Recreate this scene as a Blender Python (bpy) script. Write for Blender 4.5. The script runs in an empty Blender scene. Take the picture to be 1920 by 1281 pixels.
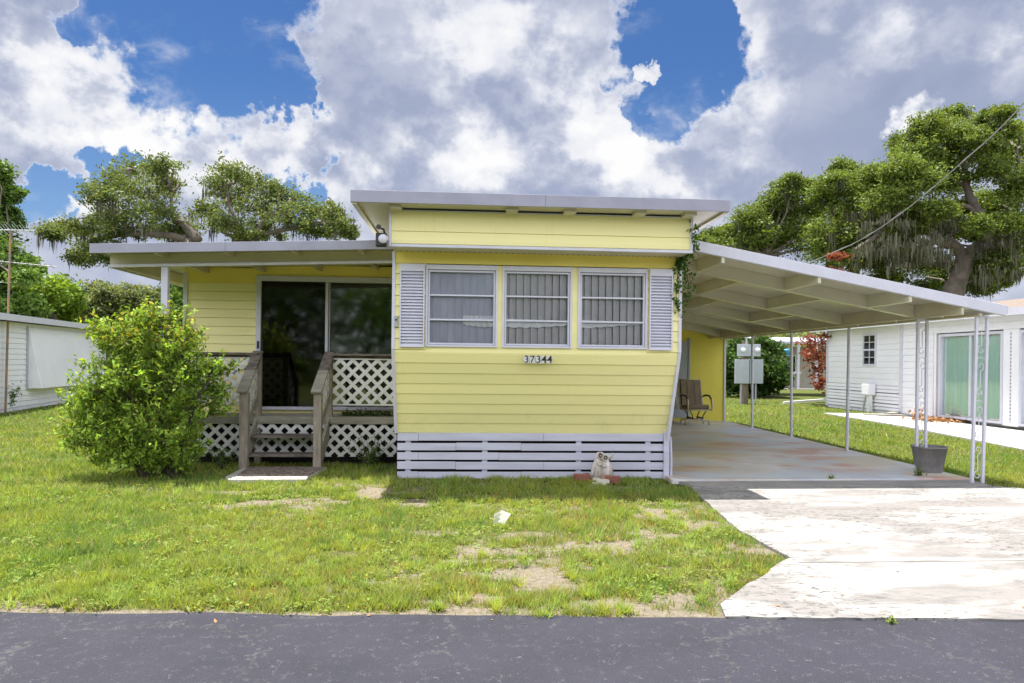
import bpy, math, random
import numpy as np
from mathutils import Vector, Matrix
random.seed(7); rng = np.random.default_rng(7)
R = math.radians
SC = bpy.context.scene

# ------------------------------------------------------------------ camera
F = 1280.; CX = 960.; CY = 680.; H = 1.57; YAW = R(3.8); ROLL = .0113
cam = bpy.data.objects.new('camera', bpy.data.cameras.new('camera'))
SC.collection.objects.link(cam)
cam.data.sensor_width = 36.; cam.data.lens = 36. * F / 1920.
cam.data.shift_y = (CY - 640.5) / 1920.
cam.data.clip_start = .05; cam.data.clip_end = 2000.
cam.matrix_world = (Matrix.Translation((0, 0, H)) @ Matrix.Rotation(-YAW, 4, 'Z')
                    @ Matrix.Rotation(R(90), 4, 'X') @ Matrix.Rotation(ROLL, 4, 'Z'))
SC.camera = cam
SC.view_settings.view_transform = 'Standard'
SC.view_settings.look = 'None'
SC.view_settings.gamma = 1
SC.view_settings.exposure = 1.22
SC.cycles.max_bounces = 8
SC.cycles.transparent_max_bounces = 16
SC.cycles.sample_clamp_indirect = 6

def ray(px, py):
    u = (px - CX) / F; v = -(py - CY) / F
    c, s = math.cos(ROLL), math.sin(ROLL)
    u0 = u * c - v * s; v0 = u * s + v * c
    cy, sy = math.cos(YAW), math.sin(YAW)
    return (sy + u0 * cy, cy - u0 * sy, v0)

def at(px, py, X=None, Y=None, Z=None):
    """world point seen in direction (px, py) at a known depth, side distance or height"""
    d = ray(px, py)
    if Y is not None: t = Y / d[1]
    elif X is not None: t = X / d[0]
    else: t = (Z - H) / d[2]
    return Vector((d[0] * t, d[1] * t, H + d[2] * t))

def lin(r, g, b):
    f = lambda c: (c / 255 / 12.92) if c / 255 < .04045 else ((c / 255 + .055) / 1.055) ** 2.4
    return (f(r), f(g), f(b), 1)

# ------------------------------------------------------------------ sun + world
TO_SUN = Vector((-.42, .33, 3.7)).normalized()
EL = math.asin(TO_SUN.z); AZ = math.atan2(TO_SUN.x, TO_SUN.y)
sun = bpy.data.objects.new('sun', bpy.data.lights.new('sun', 'SUN'))
SC.collection.objects.link(sun)
sun.data.energy = 4.7; sun.data.angle = R(.6); sun.data.color = (1, .96, .88)
sun.rotation_euler = TO_SUN.to_track_quat('Z', 'Y').to_euler()
sun.location = (0, 0, 40)

W = bpy.data.worlds.new('World'); SC.world = W; W.use_nodes = True
W.cycles.sampling_method = 'MANUAL'; W.cycles.sample_map_resolution = 512
nt = W.node_tree; nt.nodes.clear()
class G:
    """tiny node-graph helper"""
    def __init__(s, tree): s.t = tree
    def n(s, typ, **k):
        x = s.t.nodes.new(typ)
        for a, b in k.items(): setattr(x, a, b)
        return x
    def put(s, sock, v):
        if v is None: return
        if isinstance(v, bpy.types.NodeSocket): s.t.links.new(v, sock)
        else: sock.default_value = v
    def m(s, op, a, b=None, c=None, clamp=False):
        x = s.n('ShaderNodeMath', operation=op); x.use_clamp = clamp
        s.put(x.inputs[0], a); s.put(x.inputs[1], b); s.put(x.inputs[2], c)
        return x.outputs[0]
    def v(s, op, a, b=None, c=None):
        x = s.n('ShaderNodeVectorMath', operation=op)
        s.put(x.inputs[0], a); s.put(x.inputs[1], b); s.put(x.inputs[2], c)
        return x.outputs['Value'] if op in ('LENGTH', 'DOT_PRODUCT', 'DISTANCE') else x.outputs[0]
    def noise(s, vec, scale, detail=4, rough=.55, dist=0, out='Fac'):
        x = s.n('ShaderNodeTexNoise'); s.put(x.inputs['Vector'], vec)
        x.inputs['Scale'].default_value = scale; x.inputs['Detail'].default_value = detail
        x.inputs['Roughness'].default_value = rough; x.inputs['Distortion'].default_value = dist
        return x.outputs[out]
    def step(s, v, a, b, c=0., d=1.):
        x = s.n('ShaderNodeMapRange', interpolation_type='SMOOTHSTEP')
        s.put(x.inputs[0], v)
        for i, q in enumerate((a, b, c, d)): x.inputs[1 + i].default_value = q
        return x.outputs[0]
    def ramp(s, v, stops):
        x = s.n('ShaderNodeValToRGB'); s.put(x.inputs[0], v); e = x.color_ramp.elements
        while len(e) < len(stops): e.new(.5)
        for q, (p, c) in zip(e, stops): q.position = p; q.color = c
        return x.outputs[0]
    def mix(s, f, a, b, mode='MIX'):
        x = s.n('ShaderNodeMix', data_type='RGBA', blend_type=mode)
        s.put(x.inputs[0], f); s.put(x.inputs[6], a); s.put(x.inputs[7], b)
        return x.outputs[2]

g = G(nt)
sky = g.n('ShaderNodeTexSky', sky_type='NISHITA'); sky.sun_disc = False
sky.sun_elevation = EL; sky.sun_rotation = AZ; sky.air_density = 1.2; sky.ozone_density = 2.0; sky.dust_density = .4
d = g.n('ShaderNodeTexCoord').outputs['Generated']
cy_, sy_ = math.cos(YAW), math.sin(YAW)
fw = g.m('MAXIMUM', g.v('DOT_PRODUCT', d, (sy_, cy_, 0)), .12)
uu = g.m('DIVIDE', g.v('DOT_PRODUCT', d, (cy_, -sy_, 0)), fw)
vv = g.m('DIVIDE', g.v('DOT_PRODUCT', d, (0, 0, 1)), fw)
comb = g.n('ShaderNodeCombineXYZ'); g.put(comb.inputs[0], uu); g.put(comb.inputs[1], vv)
w1 = g.v('SUBTRACT', g.noise(d, 4.0, 3, .5, out='Color'), (.5, .5, .5))
w2 = g.v('SUBTRACT', g.noise(d, 13., 7, .62, out='Color'), (.5, .5, .5))
P = g.v('ADD', comb.outputs[0], g.v('MULTIPLY', w1, (.15, .15, 0)))
P = g.v('ADD', P, g.v('MULTIPLY', w2, (.19, .17, 0)))
def uv(px, py):
    u = (px - CX) / F; v = -(py - CY) / F; c, s = math.cos(ROLL), math.sin(ROLL)
    return (u * c - v * s, u * s + v * c)
def blob(px, py, rx, ry, p=None):
    a = uv(px, py)
    q = g.v('MULTIPLY_ADD', p or P, (F / rx, F / ry, 0), (-a[0] * F / rx, -a[1] * F / ry, 0))
    return g.m('SUBTRACT', 1., g.v('LENGTH', q))
def union(L):
    r = None
    for b in L: r = b if r is None else g.m('SMOOTH_MAX', r, b, .12)
    return r
holes = union([blob(*b) for b in [(365, -10, 230, 120), (170, 0, 110, 48), (390, 125, 175, 112), (470, 170, 110, 62), (490, 130, 100, 85), (560, 185, 55, 50), (330, 60, 130, 80),
    (190, 325, 60, 34), (150, 360, 60, 30), (70, 350, 62, 32), (255, 300, 40, 30), (580, 335, 40, 50), (1275, 60, 130, 110), (1265, 130, 95, 100),
    (1215, 205, 42, 40), (1370, 40, 50, 50), (40, 395, 60, 40)]])
adds = union([blob(*b) for b in [(1197, 117, 30, 17), (1705, 236, 38, 22), (185, 375, 55, 30), (160, 405, 60, 28), (1235, 280, 60, 30)]])
fb = g.m('SUBTRACT', g.noise(d, 24., 8, .6), .5)
D = g.m('MULTIPLY', holes, -1.)
D = g.m('MAXIMUM', D, g.m('ADD', adds, 0.))
D = g.m('ADD', D, g.m('MULTIPLY', fb, .8))
wisp = g.m('MULTIPLY', g.step(g.noise(g.v('MULTIPLY', d, (1, 1, 1.6)), 9., 8, .62, .4), .48, .80), g.step(D, -.75, -.05))
mask = g.m('MAXIMUM', g.step(D, -.11, .20), g.m('MULTIPLY', wisp, .75))
# brightness of the cloud mass: sunlit puffs against flat grey undersides
def gb(px, py, rx, ry, w, p=None):
    return g.m('MULTIPLY', g.m('MAXIMUM', blob(px, py, rx, ry, p), 0.), w)
Bv = None
for b in [(120, 130, 230, 160, .75), (60, 60, 150, 130, .5), (210, 250, 120, 110, .65), (330, 260, 160, 110, .55), (470, 250, 150, 100, .6), (130, 400, 120, 60, .6),
          (640, 330, 90, 60, .5), (560, 215, 110, 50, .25), (1000, 60, 190, 130, .28), (850, 60, 180, 90, .1), (1100, 140, 110, 130, .22),
          (900, 290, 220, 90, .5), (1120, 250, 220, 100, .42), (1300, 300, 220, 80, .38), (1420, 120, 110, 160, .3), (1330, 200, 120, 80, .3),
          (1700, 50, 170, 90, .3), (1890, 90, 90, 110, .4), (1705, 236, 60, 40, 1.4), (1197, 117, 50, 30, .35), (60, 270, 150, 90, .1), (1150, 330, 400, 60, .2),
          (850, 120, 330, 170, .16), (560, 150, 120, 120, .2), (1620, 260, 320, 170, -.12), (60, 400, 90, 70, -.15)]:
    t = gb(*b); Bv = t if Bv is None else g.m('ADD', Bv, t)
pA_ = g.noise(g.v('MULTIPLY', d, (1, 1, 1.25)), 7.5, 10, .54); pB_ = g.noise(g.v('MULTIPLY', d, (1, 1, 1.3)), 17., 9, .56)
puff = g.m('SUBTRACT', g.m('ADD', g.m('MULTIPLY', g.step(pA_, .43, .59), .62), g.m('MULTIPLY', g.step(pB_, .38, .64), .38)), .5)
edge = g.step(D, .02, .20, .38, 0.)
Bv = g.m('ADD', g.m('ADD', g.m('MULTIPLY', Bv, g.m('MULTIPLY_ADD', puff, 1.25, 1.0)), .31), edge)
Bv = g.m('ADD', Bv, g.m('MULTIPLY', g.step(vv, .36, .0), .24)); Bv = g.m('ADD', Bv, g.m('MULTIPLY', puff, .26), clamp=True)
CS = 1.0
def cc(r, gg, b, k=1.): a = lin(r, gg, b); return (a[0] * k, a[1] * k, a[2] * k, 1)
ccol = g.ramp(Bv, [(0, cc(142, 156, 188)), (.28, cc(166, 176, 203)), (.48, cc(200, 206, 224)), (.70, cc(238, 240, 247)), (1, cc(255, 255, 255))])
behind = g.step(g.v('DOT_PRODUCT', d, (sy_, cy_, 0)), .55, -.15)   # unseen sky beside and behind the camera, brightened to fill the shaded facade
ccol = g.mix(behind, ccol, (2.2, 2.25, 2.45, 1)); up_z = g.n('ShaderNodeSeparateXYZ'); g.put(up_z.inputs[0], d)
ccol = g.mix(g.step(up_z.outputs[2], .62, .9), ccol, (.16, .19, .26, 1))   # unseen sky overhead, darkened to deepen the shade on the ground
ccol = g.v('MULTIPLY', ccol, (4.25, 4.25, 4.25))
pale = g.step(vv, .45, .0)
skyc = g.v('MULTIPLY', sky.outputs[0], (.195, .30, .455))
skyc = g.mix(g.m('MULTIPLY', pale, .45), skyc, (2.1, 2.9, 3.9, 1))
fin = g.mix(mask, skyc, ccol)
bg = g.n('ShaderNodeBackground'); g.put(bg.inputs[0], fin); bg.inputs[1].default_value = .10
g.put(g.n('ShaderNodeOutputWorld').inputs[0], bg.outputs[0])

# ------------------------------------------------------------------ materials
def new_mat(name):
    m = bpy.data.materials.new(name); m.use_nodes = True; t = m.node_tree; t.nodes.clear()
    gg = G(t); out = gg.n('ShaderNodeOutputMaterial'); b = gg.n('ShaderNodeBsdfPrincipled')
    gg.put(out.inputs[0], b.outputs[0])
    return m, gg, b, out
def pos(gg, obj=False):
    if obj: return gg.n('ShaderNodeTexCoord').outputs['Object']
    return gg.n('ShaderNodeNewGeometry').outputs['Position']
def basic(name, col, rough=.5, metal=0., col2=None, scale=3., amt=.5, bump=0., bscale=60., stretch=(1, 1, 1), spec=.5, dirt=None):
    m, gg, b, out = new_mat(name)
    p = gg.v('MULTIPLY', pos(gg), stretch)
    c2 = col2 or tuple(x * .82 for x in col[:3]) + (1,)
    f = gg.step(gg.noise(p, scale, 6, .6), .5 - amt * .5, .5 + amt * .5)
    c = gg.mix(f, col, c2)
    if dirt:
        dm = gg.step(gg.noise(gg.v('MULTIPLY', pos(gg), dirt[2]), dirt[3], 7, .65), dirt[4], dirt[5])
        c = gg.mix(gg.m('MULTIPLY', dm, dirt[1]), c, dirt[0])
    gg.put(b.inputs['Base Color'], c)
    b.inputs['Roughness'].default_value = rough; b.inputs['Metallic'].default_value = metal
    b.inputs['Specular IOR Level'].default_value = spec
    if bump:
        bp = gg.n('ShaderNodeBump'); bp.inputs['Strength'].default_value = bump; bp.inputs['Distance'].default_value = .01
        gg.put(bp.inputs['Height'], gg.noise(p, bscale, 5, .6)); gg.put(b.inputs['Normal'], bp.outputs[0])
    return m
M = {}
M['yellow'] = basic('yellow_siding', (.80, .74, .40, 1), .55, col2=(.73, .68, .36, 1), scale=1.6, amt=.7, bump=.15, bscale=14, stretch=(1, 1, 5),
                    dirt=((.36, .31, .14, 1), .5, (1.6, 1, .3), 4., .54, .8))
def sided(name, col, zref, pitch, dark):
    m, gg, b, out = new_mat(name); p = pos(gg); sx = gg.n('ShaderNodeSeparateXYZ'); gg.put(sx.inputs[0], p)
    row = gg.m('FLOOR', gg.m('DIVIDE', gg.m('SUBTRACT', sx.outputs[2], zref), pitch))
    wn = gg.n('ShaderNodeTexWhiteNoise', noise_dimensions='1D'); gg.put(wn.inputs['W'], row)
    q = gg.m('ADD', gg.m('DIVIDE', sx.outputs[0], 2.6), gg.m('MULTIPLY', wn.outputs['Value'], 3.7))
    w2_ = gg.n('ShaderNodeTexWhiteNoise', noise_dimensions='2D'); cb = gg.n('ShaderNodeCombineXYZ'); gg.put(cb.inputs[1], row); gg.put(w2_.inputs['Vector'], cb.outputs[0])
    k = gg.m('MULTIPLY_ADD', w2_.outputs['Value'], .07, .965)
    seam = gg.m('LESS_THAN', gg.m('FRACT', q), .0)
    streak = gg.step(gg.noise(gg.v('MULTIPLY', p, (6, 1, .5)), 4., 6, .6), .52, .78); blot = gg.step(gg.noise(p, 2.3, 7, .65), .50, .75)
    low = gg.step(sx.outputs[2], 1.15, .62); spots = gg.step(gg.noise(p, 34., 3, .6), .69, .74)
    dirt = gg.m('ADD', gg.m('MULTIPLY', gg.m('MULTIPLY', streak, blot), .38), gg.m('MULTIPLY', low, gg.m('MULTIPLY', blot, .22)), clamp=True)
    dirt = gg.m('MAXIMUM', dirt, gg.m('MULTIPLY', spots, .22))
    c = gg.v('SCALE', col[:3]); c.node.inputs['Scale'].default_value = 1.; gg.put(c.node.inputs['Scale'], k)
    c = gg.mix(dirt, c, dark); c = gg.mix(gg.m('MULTIPLY', seam, .0), c, (.25, .2, .08, 1))
    gg.put(b.inputs['Base Color'], c); gg.put(b.inputs['Roughness'], gg.m('MULTIPLY_ADD', blot, .2, .5))
    bp = gg.n('ShaderNodeBump'); bp.inputs['Strength'].default_value = .25; bp.inputs['Distance'].default_value = .01
    gg.put(bp.inputs['Height'], gg.noise(gg.v('MULTIPLY', p, (1, 1, 4)), 5., 4, .5)); gg.put(b.inputs['Normal'], bp.outputs[0]); return m
M['yellow'] = sided('yellow_siding', (.84, .775, .37, 1), .62, .134, (.40, .35, .17, 1))
M['yellow_glow'] = basic('warm_bounce_yellow_siding', (.84, .70, .17, 1), .5, col2=(.78, .64, .14, 1), scale=2., bump=.1, bscale=20)  # deeper yellow paints the warm bounced light under the eaves
M['yellow_deep'] = basic('deep_yellow_siding', (.72, .62, .08, 1), .5, col2=(.66, .57, .07, 1), scale=2., bump=.1, bscale=20)
M['white'] = basic('white_metal', (.62, .62, .72, 1), .42, col2=(.54, .54, .63, 1), scale=5., amt=.6, dirt=((.34, .32, .28, 1), .3, (1, 1, 1), 6., .6, .8))
M['fascia'] = basic('grey_white_fascia', (.34, .34, .43, 1), .45, col2=(.28, .28, .36, 1), scale=2.5, amt=.5, dirt=((.25, .24, .23, 1), .45, (1, 1, .4), 5., .58, .8))
M['cream'] = basic('cream_soffit', (.55, .51, .38, 1), .38, col2=(.46, .43, .31, 1), scale=2., amt=.5, dirt=((.22, .19, .13, 1), .4, (1, 1, 1), 3., .6, .85))
M['skirt'] = basic('painted_skirting', (.54, .54, .66, 1), .55, col2=(.43, .43, .53, 1), scale=4, amt=.6, bump=.3, bscale=40, stretch=(.4, 1, 3),
                   dirt=((.28, .25, .20, 1), .5, (.6, 1, 2), 7., .6, .8))
M['lattice'] = basic('lattice_plastic', (.72, .72, .72, 1), .5, dirt=((.32, .30, .22, 1), .5, (1, 1, 1), 7., .55, .8))
M['wood'] = basic('weathered_wood', (.35, .30, .25, 1), .85, col2=(.17, .14, .12, 1), scale=9, amt=.7, bump=.6, bscale=30, stretch=(3, 3, .6), dirt=((.10, .13, .05, 1), .5, (1, 1, 1), 4., .58, .75))
M['wood_dark'] = basic('dark_weathered_wood', (.20, .17, .15, 1), .8, col2=(.045, .035, .03, 1), scale=8, amt=.5, bump=.6, bscale=30, stretch=(.8, 2, 2))
M['wood_grey'] = basic('grey_deck_wood', (.34, .32, .27, 1), .85, col2=(.18, .17, .14, 1), scale=6, amt=.6, bump=.5, bscale=30, stretch=(.5, 3, 3))
M['concrete'] = basic('old_concrete', (.48, .46, .42, 1), .9, col2=(.36, .35, .31, 1), scale=5, bump=.4, bscale=50)
M['dark'] = basic('dark_interior', (.012, .013, .012, 1), .9)
M['crawl_shade'] = basic('crawl_shade_black', (.02, .018, .015, 1), .95)  # near-black colour stands in for the shade below the floor
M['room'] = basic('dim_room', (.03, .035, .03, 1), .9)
M['blind'] = basic('grey_blind', (.62, .59, .60, 1), .7, col2=(.50, .48, .49, 1), scale=4)
M['curtain'] = basic('pale_curtain', (.56, .56, .66, 1), .85, col2=(.47, .47, .56, 1), scale=5, stretch=(2, 1, .5))
M['reflection_strip'] = basic('painted_reflection', (.88, .88, .9, 1), .4)  # white surface standing in for a reflection in the glass
M['black'] = basic('black_plastic', (.02, .02, .022, 1), .4)
M['bucket'] = basic('grey_bucket', (.24, .235, .25, 1), .6, col2=(.15, .145, .15, 1), scale=9, amt=.5, bump=.2, bscale=20)
M['soil'] = basic('potting_soil', (.05, .035, .025, 1), 1., bump=.8, bscale=60)
M['meter'] = basic('meter_box_metal', (.38, .42, .47, 1), .45, col2=(.33, .37, .42, 1))
M['pole'] = basic('wood_pole', (.22, .18, .13, 1), .9, col2=(.12, .1, .08, 1), scale=6, stretch=(4, 4, .5), bump=.5)
M['rust'] = basic('rusty_pole', (.30, .17, .08, 1), .8, col2=(.16, .15, .15, 1), scale=3, amt=.3)
M['bark'] = basic('oak_bark', (.19, .16, .135, 1), .95, col2=(.09, .075, .06, 1), scale=4, bump=1., bscale=14, amt=.5)
M['bark_dark'] = basic('dark_bark', (.12, .095, .075, 1), .95, col2=(.06, .05, .04, 1), scale=4, bump=.8, bscale=14)
M['statue'] = basic('weathered_plaster', (.66, .63, .60, 1), .9, col2=(.34, .29, .25, 1), scale=12, amt=.35, bump=.8, bscale=40, stretch=(1, 1, .35), dirt=((.16, .10, .07, 1), .7, (1.3, 1.3, .4), 22., .55, .68))
M['brick'] = basic('red_brick', (.26, .10, .07, 1), .9, col2=(.20, .07, .055, 1), scale=12, bump=.6, bscale=50)
M['stone'] = basic('pale_stone', (.55, .53, .45, 1), .9, bump=.5)
M['neigh'] = basic('white_siding', (.82, .82, .88, 1), .5, col2=(.74, .74, .80, 1), scale=.8, dirt=((.42, .42, .40, 1), .4, (1, 1, .4), 1.5, .55, .85))
M['shingle'] = basic('brown_shingles', (.24, .19, .16, 1), .9, col2=(.15, .12, .10, 1), scale=7, bump=.8, bscale=20)
M['beige'] = basic('beige_wall', (.36, .33, .27, 1), .8)
M['teal'] = basic('teal_curtain', (.48, .70, .66, 1), .8, col2=(.38, .58, .55, 1), scale=2.5, stretch=(3, 3, .3))
M['cushion'] = basic('brown_cushion', (.25, .195, .13, 1), .8, col2=(.17, .13, .085, 1), scale=5, bump=.4)
M['chair_metal'] = basic('cream_metal', (.55, .50, .34, 1), .45, dirt=((.2, .15, .08, 1), .5, (1, 1, 1), 14., .55, .7))
M['chair_dark'] = basic('dark_brown_metal', (.05, .035, .03, 1), .5)
M['roofing'] = basic('roof_membrane', (.5, .5, .48, 1), .7)
M['cable'] = basic('grey_cable', (.24, .24, .26, 1), .5)
M['blue'] = basic('blue_plastic', (.02, .28, .50, 1), .5)
M['leafdry'] = basic('dry_leaves', (.42, .22, .09, 1), .9, col2=(.25, .12, .05, 1), scale=20)
M['ceil'] = basic('carport_ceiling', (.60, .58, .47, 1), .16, col2=(.52, .50, .40, 1), scale=1.5, dirt=((.30, .26, .18, 1), .3, (1, 1, 1), 2., .6, .85))

def glass(name, tint, refl=1.0, gain=1.0):
    m, gg, b, out = new_mat(name)
    gg.t.nodes.remove(b)
    tr = gg.n('ShaderNodeBsdfTransparent'); tr.inputs[0].default_value = tint
    gl = gg.n('ShaderNodeBsdfGlossy'); gl.inputs['Roughness'].default_value = .05; gl.inputs[0].default_value = (refl, refl, refl, 1)
    bp = gg.n('ShaderNodeBump'); bp.inputs['Strength'].default_value = .05; bp.inputs['Distance'].default_value = .02
    gg.put(bp.inputs['Height'], gg.noise(pos(gg), 1.6, 2, .4)); gg.put(gl.inputs['Normal'], bp.outputs[0])
    fr = gg.n('ShaderNodeFresnel'); fr.inputs[0].default_value = 1.5
    f = gg.m('MULTIPLY_ADD', fr.outputs[0], gain, .0, clamp=True)
    mx = gg.n('ShaderNodeMixShader'); gg.put(mx.inputs[0], f); gg.put(mx.inputs[1], tr.outputs[0]); gg.put(mx.inputs[2], gl.outputs[0])
    gg.put(out.inputs[0], mx.outputs[0])
    return m
M['glass'] = glass('window_glass', (.95, .96, .97, 1))
M['glass_soft'] = glass('shaded_pane', (.97, .98, .98, 1), 1.0, .45)
M['glass_green'] = glass('green_tinted_door_glass', (.30, .42, .36, 1), 1.0, 4.2)
M['glass_dark'] = glass('tinted_door_glass', (.35, .40, .38, 1), 1.0, 1.3)

def leaf_mat(name, col, trans=.35, tcol=None, rough=.45):
    m, gg, b, out = new_mat(name)
    a = gg.n('ShaderNodeAttribute'); a.attribute_name = 'Col'
    c = gg.mix(1., col, a.outputs['Color'], 'MULTIPLY')
    gg.put(b.inputs['Base Color'], c); b.inputs['Roughness'].default_value = max(rough, .5); b.inputs['Specular IOR Level'].default_value = .18
    t = gg.n('ShaderNodeBsdfTranslucent')
    tc = tcol or (min(1, col[0] * 1.5), min(1, col[1] * 1.35), col[2] * .6, 1)
    gg.put(t.inputs[0], gg.mix(1., tc, a.outputs['Color'], 'MULTIPLY'))
    mx = gg.n('ShaderNodeMixShader'); mx.inputs[0].default_value = trans
    gg.put(mx.inputs[1], b.outputs[0]); gg.put(mx.inputs[2], t.outputs[0]); gg.put(out.inputs[0], mx.outputs[0])
    return m
M['oak'] = leaf_mat('oak_leaves', (.142, .20, .044, 1))
M['oak_far'] = leaf_mat('far_oak_leaves', (.128, .172, .056, 1))
M['dusty'] = leaf_mat('dusty_leaves', (.17, .21, .095, 1))
M['lime'] = leaf_mat('lime_leaves', (.17, .27, .035, 1), .4)
M['green'] = leaf_mat('green_leaves', (.10, .175, .036, 1), .35)
M['darkleaf'] = leaf_mat('dark_glossy_leaves', (.05, .10, .02, 1), .25, rough=.35)
M['bushleaf'] = leaf_mat('bush_leaves', (.215, .325, .052, 1), .47, rough=.35)
M['redleaf'] = leaf_mat('red_leaves', (.24, .075, .05, 1), .3)
M['moss'] = leaf_mat('hanging_moss', (.115, .118, .085, 1), .25, rough=.9)
M['grass'] = leaf_mat('grass_blades', (.225, .30, .062, 1), .42, rough=.5)
M['ivy'] = leaf_mat('ivy_leaves', (.05, .12, .02, 1), .35)

# ground: soil, thatch and bare sand (bare = mesh attribute laid where the lawn is worn)
m, gg, b, out = new_mat('lawn_ground')
a = gg.n('ShaderNodeAttribute'); a.attribute_name = 'bare'
p = pos(gg)
n1 = gg.noise(p, 9., 8, .65)
bare = gg.step(gg.m('ADD', a.outputs['Fac'], gg.m('MULTIPLY', gg.m('SUBTRACT', n1, .5), 1.1)), .34, .66)
sand = gg.ramp(gg.noise(p, 22., 8, .7), [(.25, (.12, .10, .075, 1)), (.5, (.205, .175, .135, 1)), (.75, (.30, .26, .215, 1))])
turf = gg.ramp(gg.noise(p, 3.2, 8, .7), [(.25, (.055, .068, .022, 1)), (.5, (.105, .13, .036, 1)), (.72, (.18, .18, .08, 1))])
turf2 = gg.ramp(gg.noise(p, 40., 4, .7), [(.3, (.45, .45, .4, 1)), (.7, (1.2, 1.2, 1.1, 1))])
turf = gg.mix(1., turf, turf2, 'MULTIPLY')
gg.put(b.inputs['Base Color'], gg.mix(bare, turf, sand)); b.inputs['Roughness'].default_value = 1.; b.inputs['Specular IOR Level'].default_value = .1
bp = gg.n('ShaderNodeBump'); bp.inputs['Strength'].default_value = .7; bp.inputs['Distance'].default_value = .03
gg.put(bp.inputs['Height'], gg.noise(p, 35., 6, .7)); gg.put(b.inputs['Normal'], bp.outputs[0]); M['ground'] = m

# road
m, gg, b, out = new_mat('road_asphalt'); p = pos(gg)
base = gg.ramp(gg.noise(p, 1.3, 6, .6), [(.3, (.018, .0185, .029, 1)), (.7, (.030, .030, .045, 1))])
gr = gg.ramp(gg.noise(p, 130., 3, .6), [(.3, (.75, .75, .75, 1)), (.7, (1.3, 1.3, 1.3, 1))])
base = gg.mix(1., base, gr, 'MULTIPLY')
pw = gg.v('ADD', p, gg.v('MULTIPLY', gg.v('SUBTRACT', gg.noise(p, 9., 3, .5, out='Color'), (.5, .5, .5)), (.25, .25, 0)))
vo = gg.n('ShaderNodeTexVoronoi', feature='F1'); gg.put(vo.inputs['Vector'], gg.v('MULTIPLY', pw, (1, 1.6, 1))); vo.inputs['Scale'].default_value = 60.
spk = gg.m('MULTIPLY', gg.step(vo.outputs['Distance'], .11, .03), gg.step(gg.noise(p, 3., 5, .7), .36, .58))
sc2 = gg.m('MULTIPLY', gg.step(gg.m('ABSOLUTE', gg.m('SUBTRACT', gg.noise(pw, 27., 4, .6, 1.), .5)), .011, .003), gg.step(gg.noise(p, 14., 3, .7), .52, .62))
spk = gg.m('MAXIMUM', spk, sc2)
c = gg.mix(gg.m('MULTIPLY', spk, .75), base, (.21, .205, .20, 1))
pc = gg.v('ADD', p, gg.v('MULTIPLY', gg.v('SUBTRACT', gg.noise(p, 2.5, 5, .6, out='Color'), (.5, .5, .5)), (.7, .7, 0)))
ve = gg.n('ShaderNodeTexVoronoi', feature='DISTANCE_TO_EDGE'); gg.put(ve.inputs['Vector'], pc); ve.inputs['Scale'].default_value = .62
crk = gg.m('MULTIPLY', gg.step(ve.outputs['Distance'], .007, .002), gg.step(gg.noise(p, 2.2, 4, .6), .38, .5))
crk_l = gg.m('MULTIPLY', gg.step(ve.outputs['Distance'], .016, .004), gg.step(gg.noise(p, 30., 2, .6), .45, .6))
c = gg.mix(gg.m('MULTIPLY', crk_l, .35), c, (.13, .125, .12, 1))
c = gg.mix(gg.m('MULTIPLY', crk, .7), c, (.025, .024, .03, 1))
gg.put(b.inputs['Base Color'], c); b.inputs['Roughness'].default_value = .85
bp = gg.n('ShaderNodeBump'); bp.inputs['Strength'].default_value = .5; bp.inputs['Distance'].default_value = .006
gg.put(bp.inputs['Height'], gg.noise(p, 120., 3, .6)); gg.put(b.inputs['Normal'], bp.outputs[0]); M['road'] = m

# driveway
m, gg, b, out = new_mat('driveway_concrete'); p = pos(gg)
ps = gg.v('MULTIPLY', p, (.55, 1.3, 1))
big = gg.step(gg.noise(ps, .95, 5, .55, .4), .47, .53)
mid = gg.step(gg.noise(gg.v('MULTIPLY', p, (.45, 1.6, 1)), 3.2, 8, .62, .5), .50, .60)
c = gg.mix(big, (.325, .315, .305, 1), (.225, .212, .205, 1))
c = gg.mix(gg.m('MULTIPLY', mid, .65), c, (.165, .158, .155, 1))
fl = gg.step(gg.noise(gg.v('MULTIPLY', p, (1, 2.6, 1)), 15., 7, .62, .6), .54, .60)
reg = gg.step(gg.noise(p, .7, 3, .5), .44, .56)
c = gg.mix(gg.m('MULTIPLY', fl, gg.m('MULTIPLY_ADD', reg, .65, .3)), c, (.095, .09, .09, 1))
gr = gg.ramp(gg.noise(p, 90., 4, .7), [(.3, (.82, .82, .82, 1)), (.65, (1.05, 1.05, 1.05, 1))])
c = gg.mix(1., c, gr, 'MULTIPLY')
gg.put(b.inputs['Base Color'], c); b.inputs['Roughness'].default_value = .9
bp = gg.n('ShaderNodeBump'); bp.inputs['Strength'].default_value = .35; bp.inputs['Distance'].default_value = .01
gg.put(bp.inputs['Height'], gg.noise(p, 60., 6, .7)); gg.put(b.inputs['Normal'], bp.outputs[0]); M['drive'] = m

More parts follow.
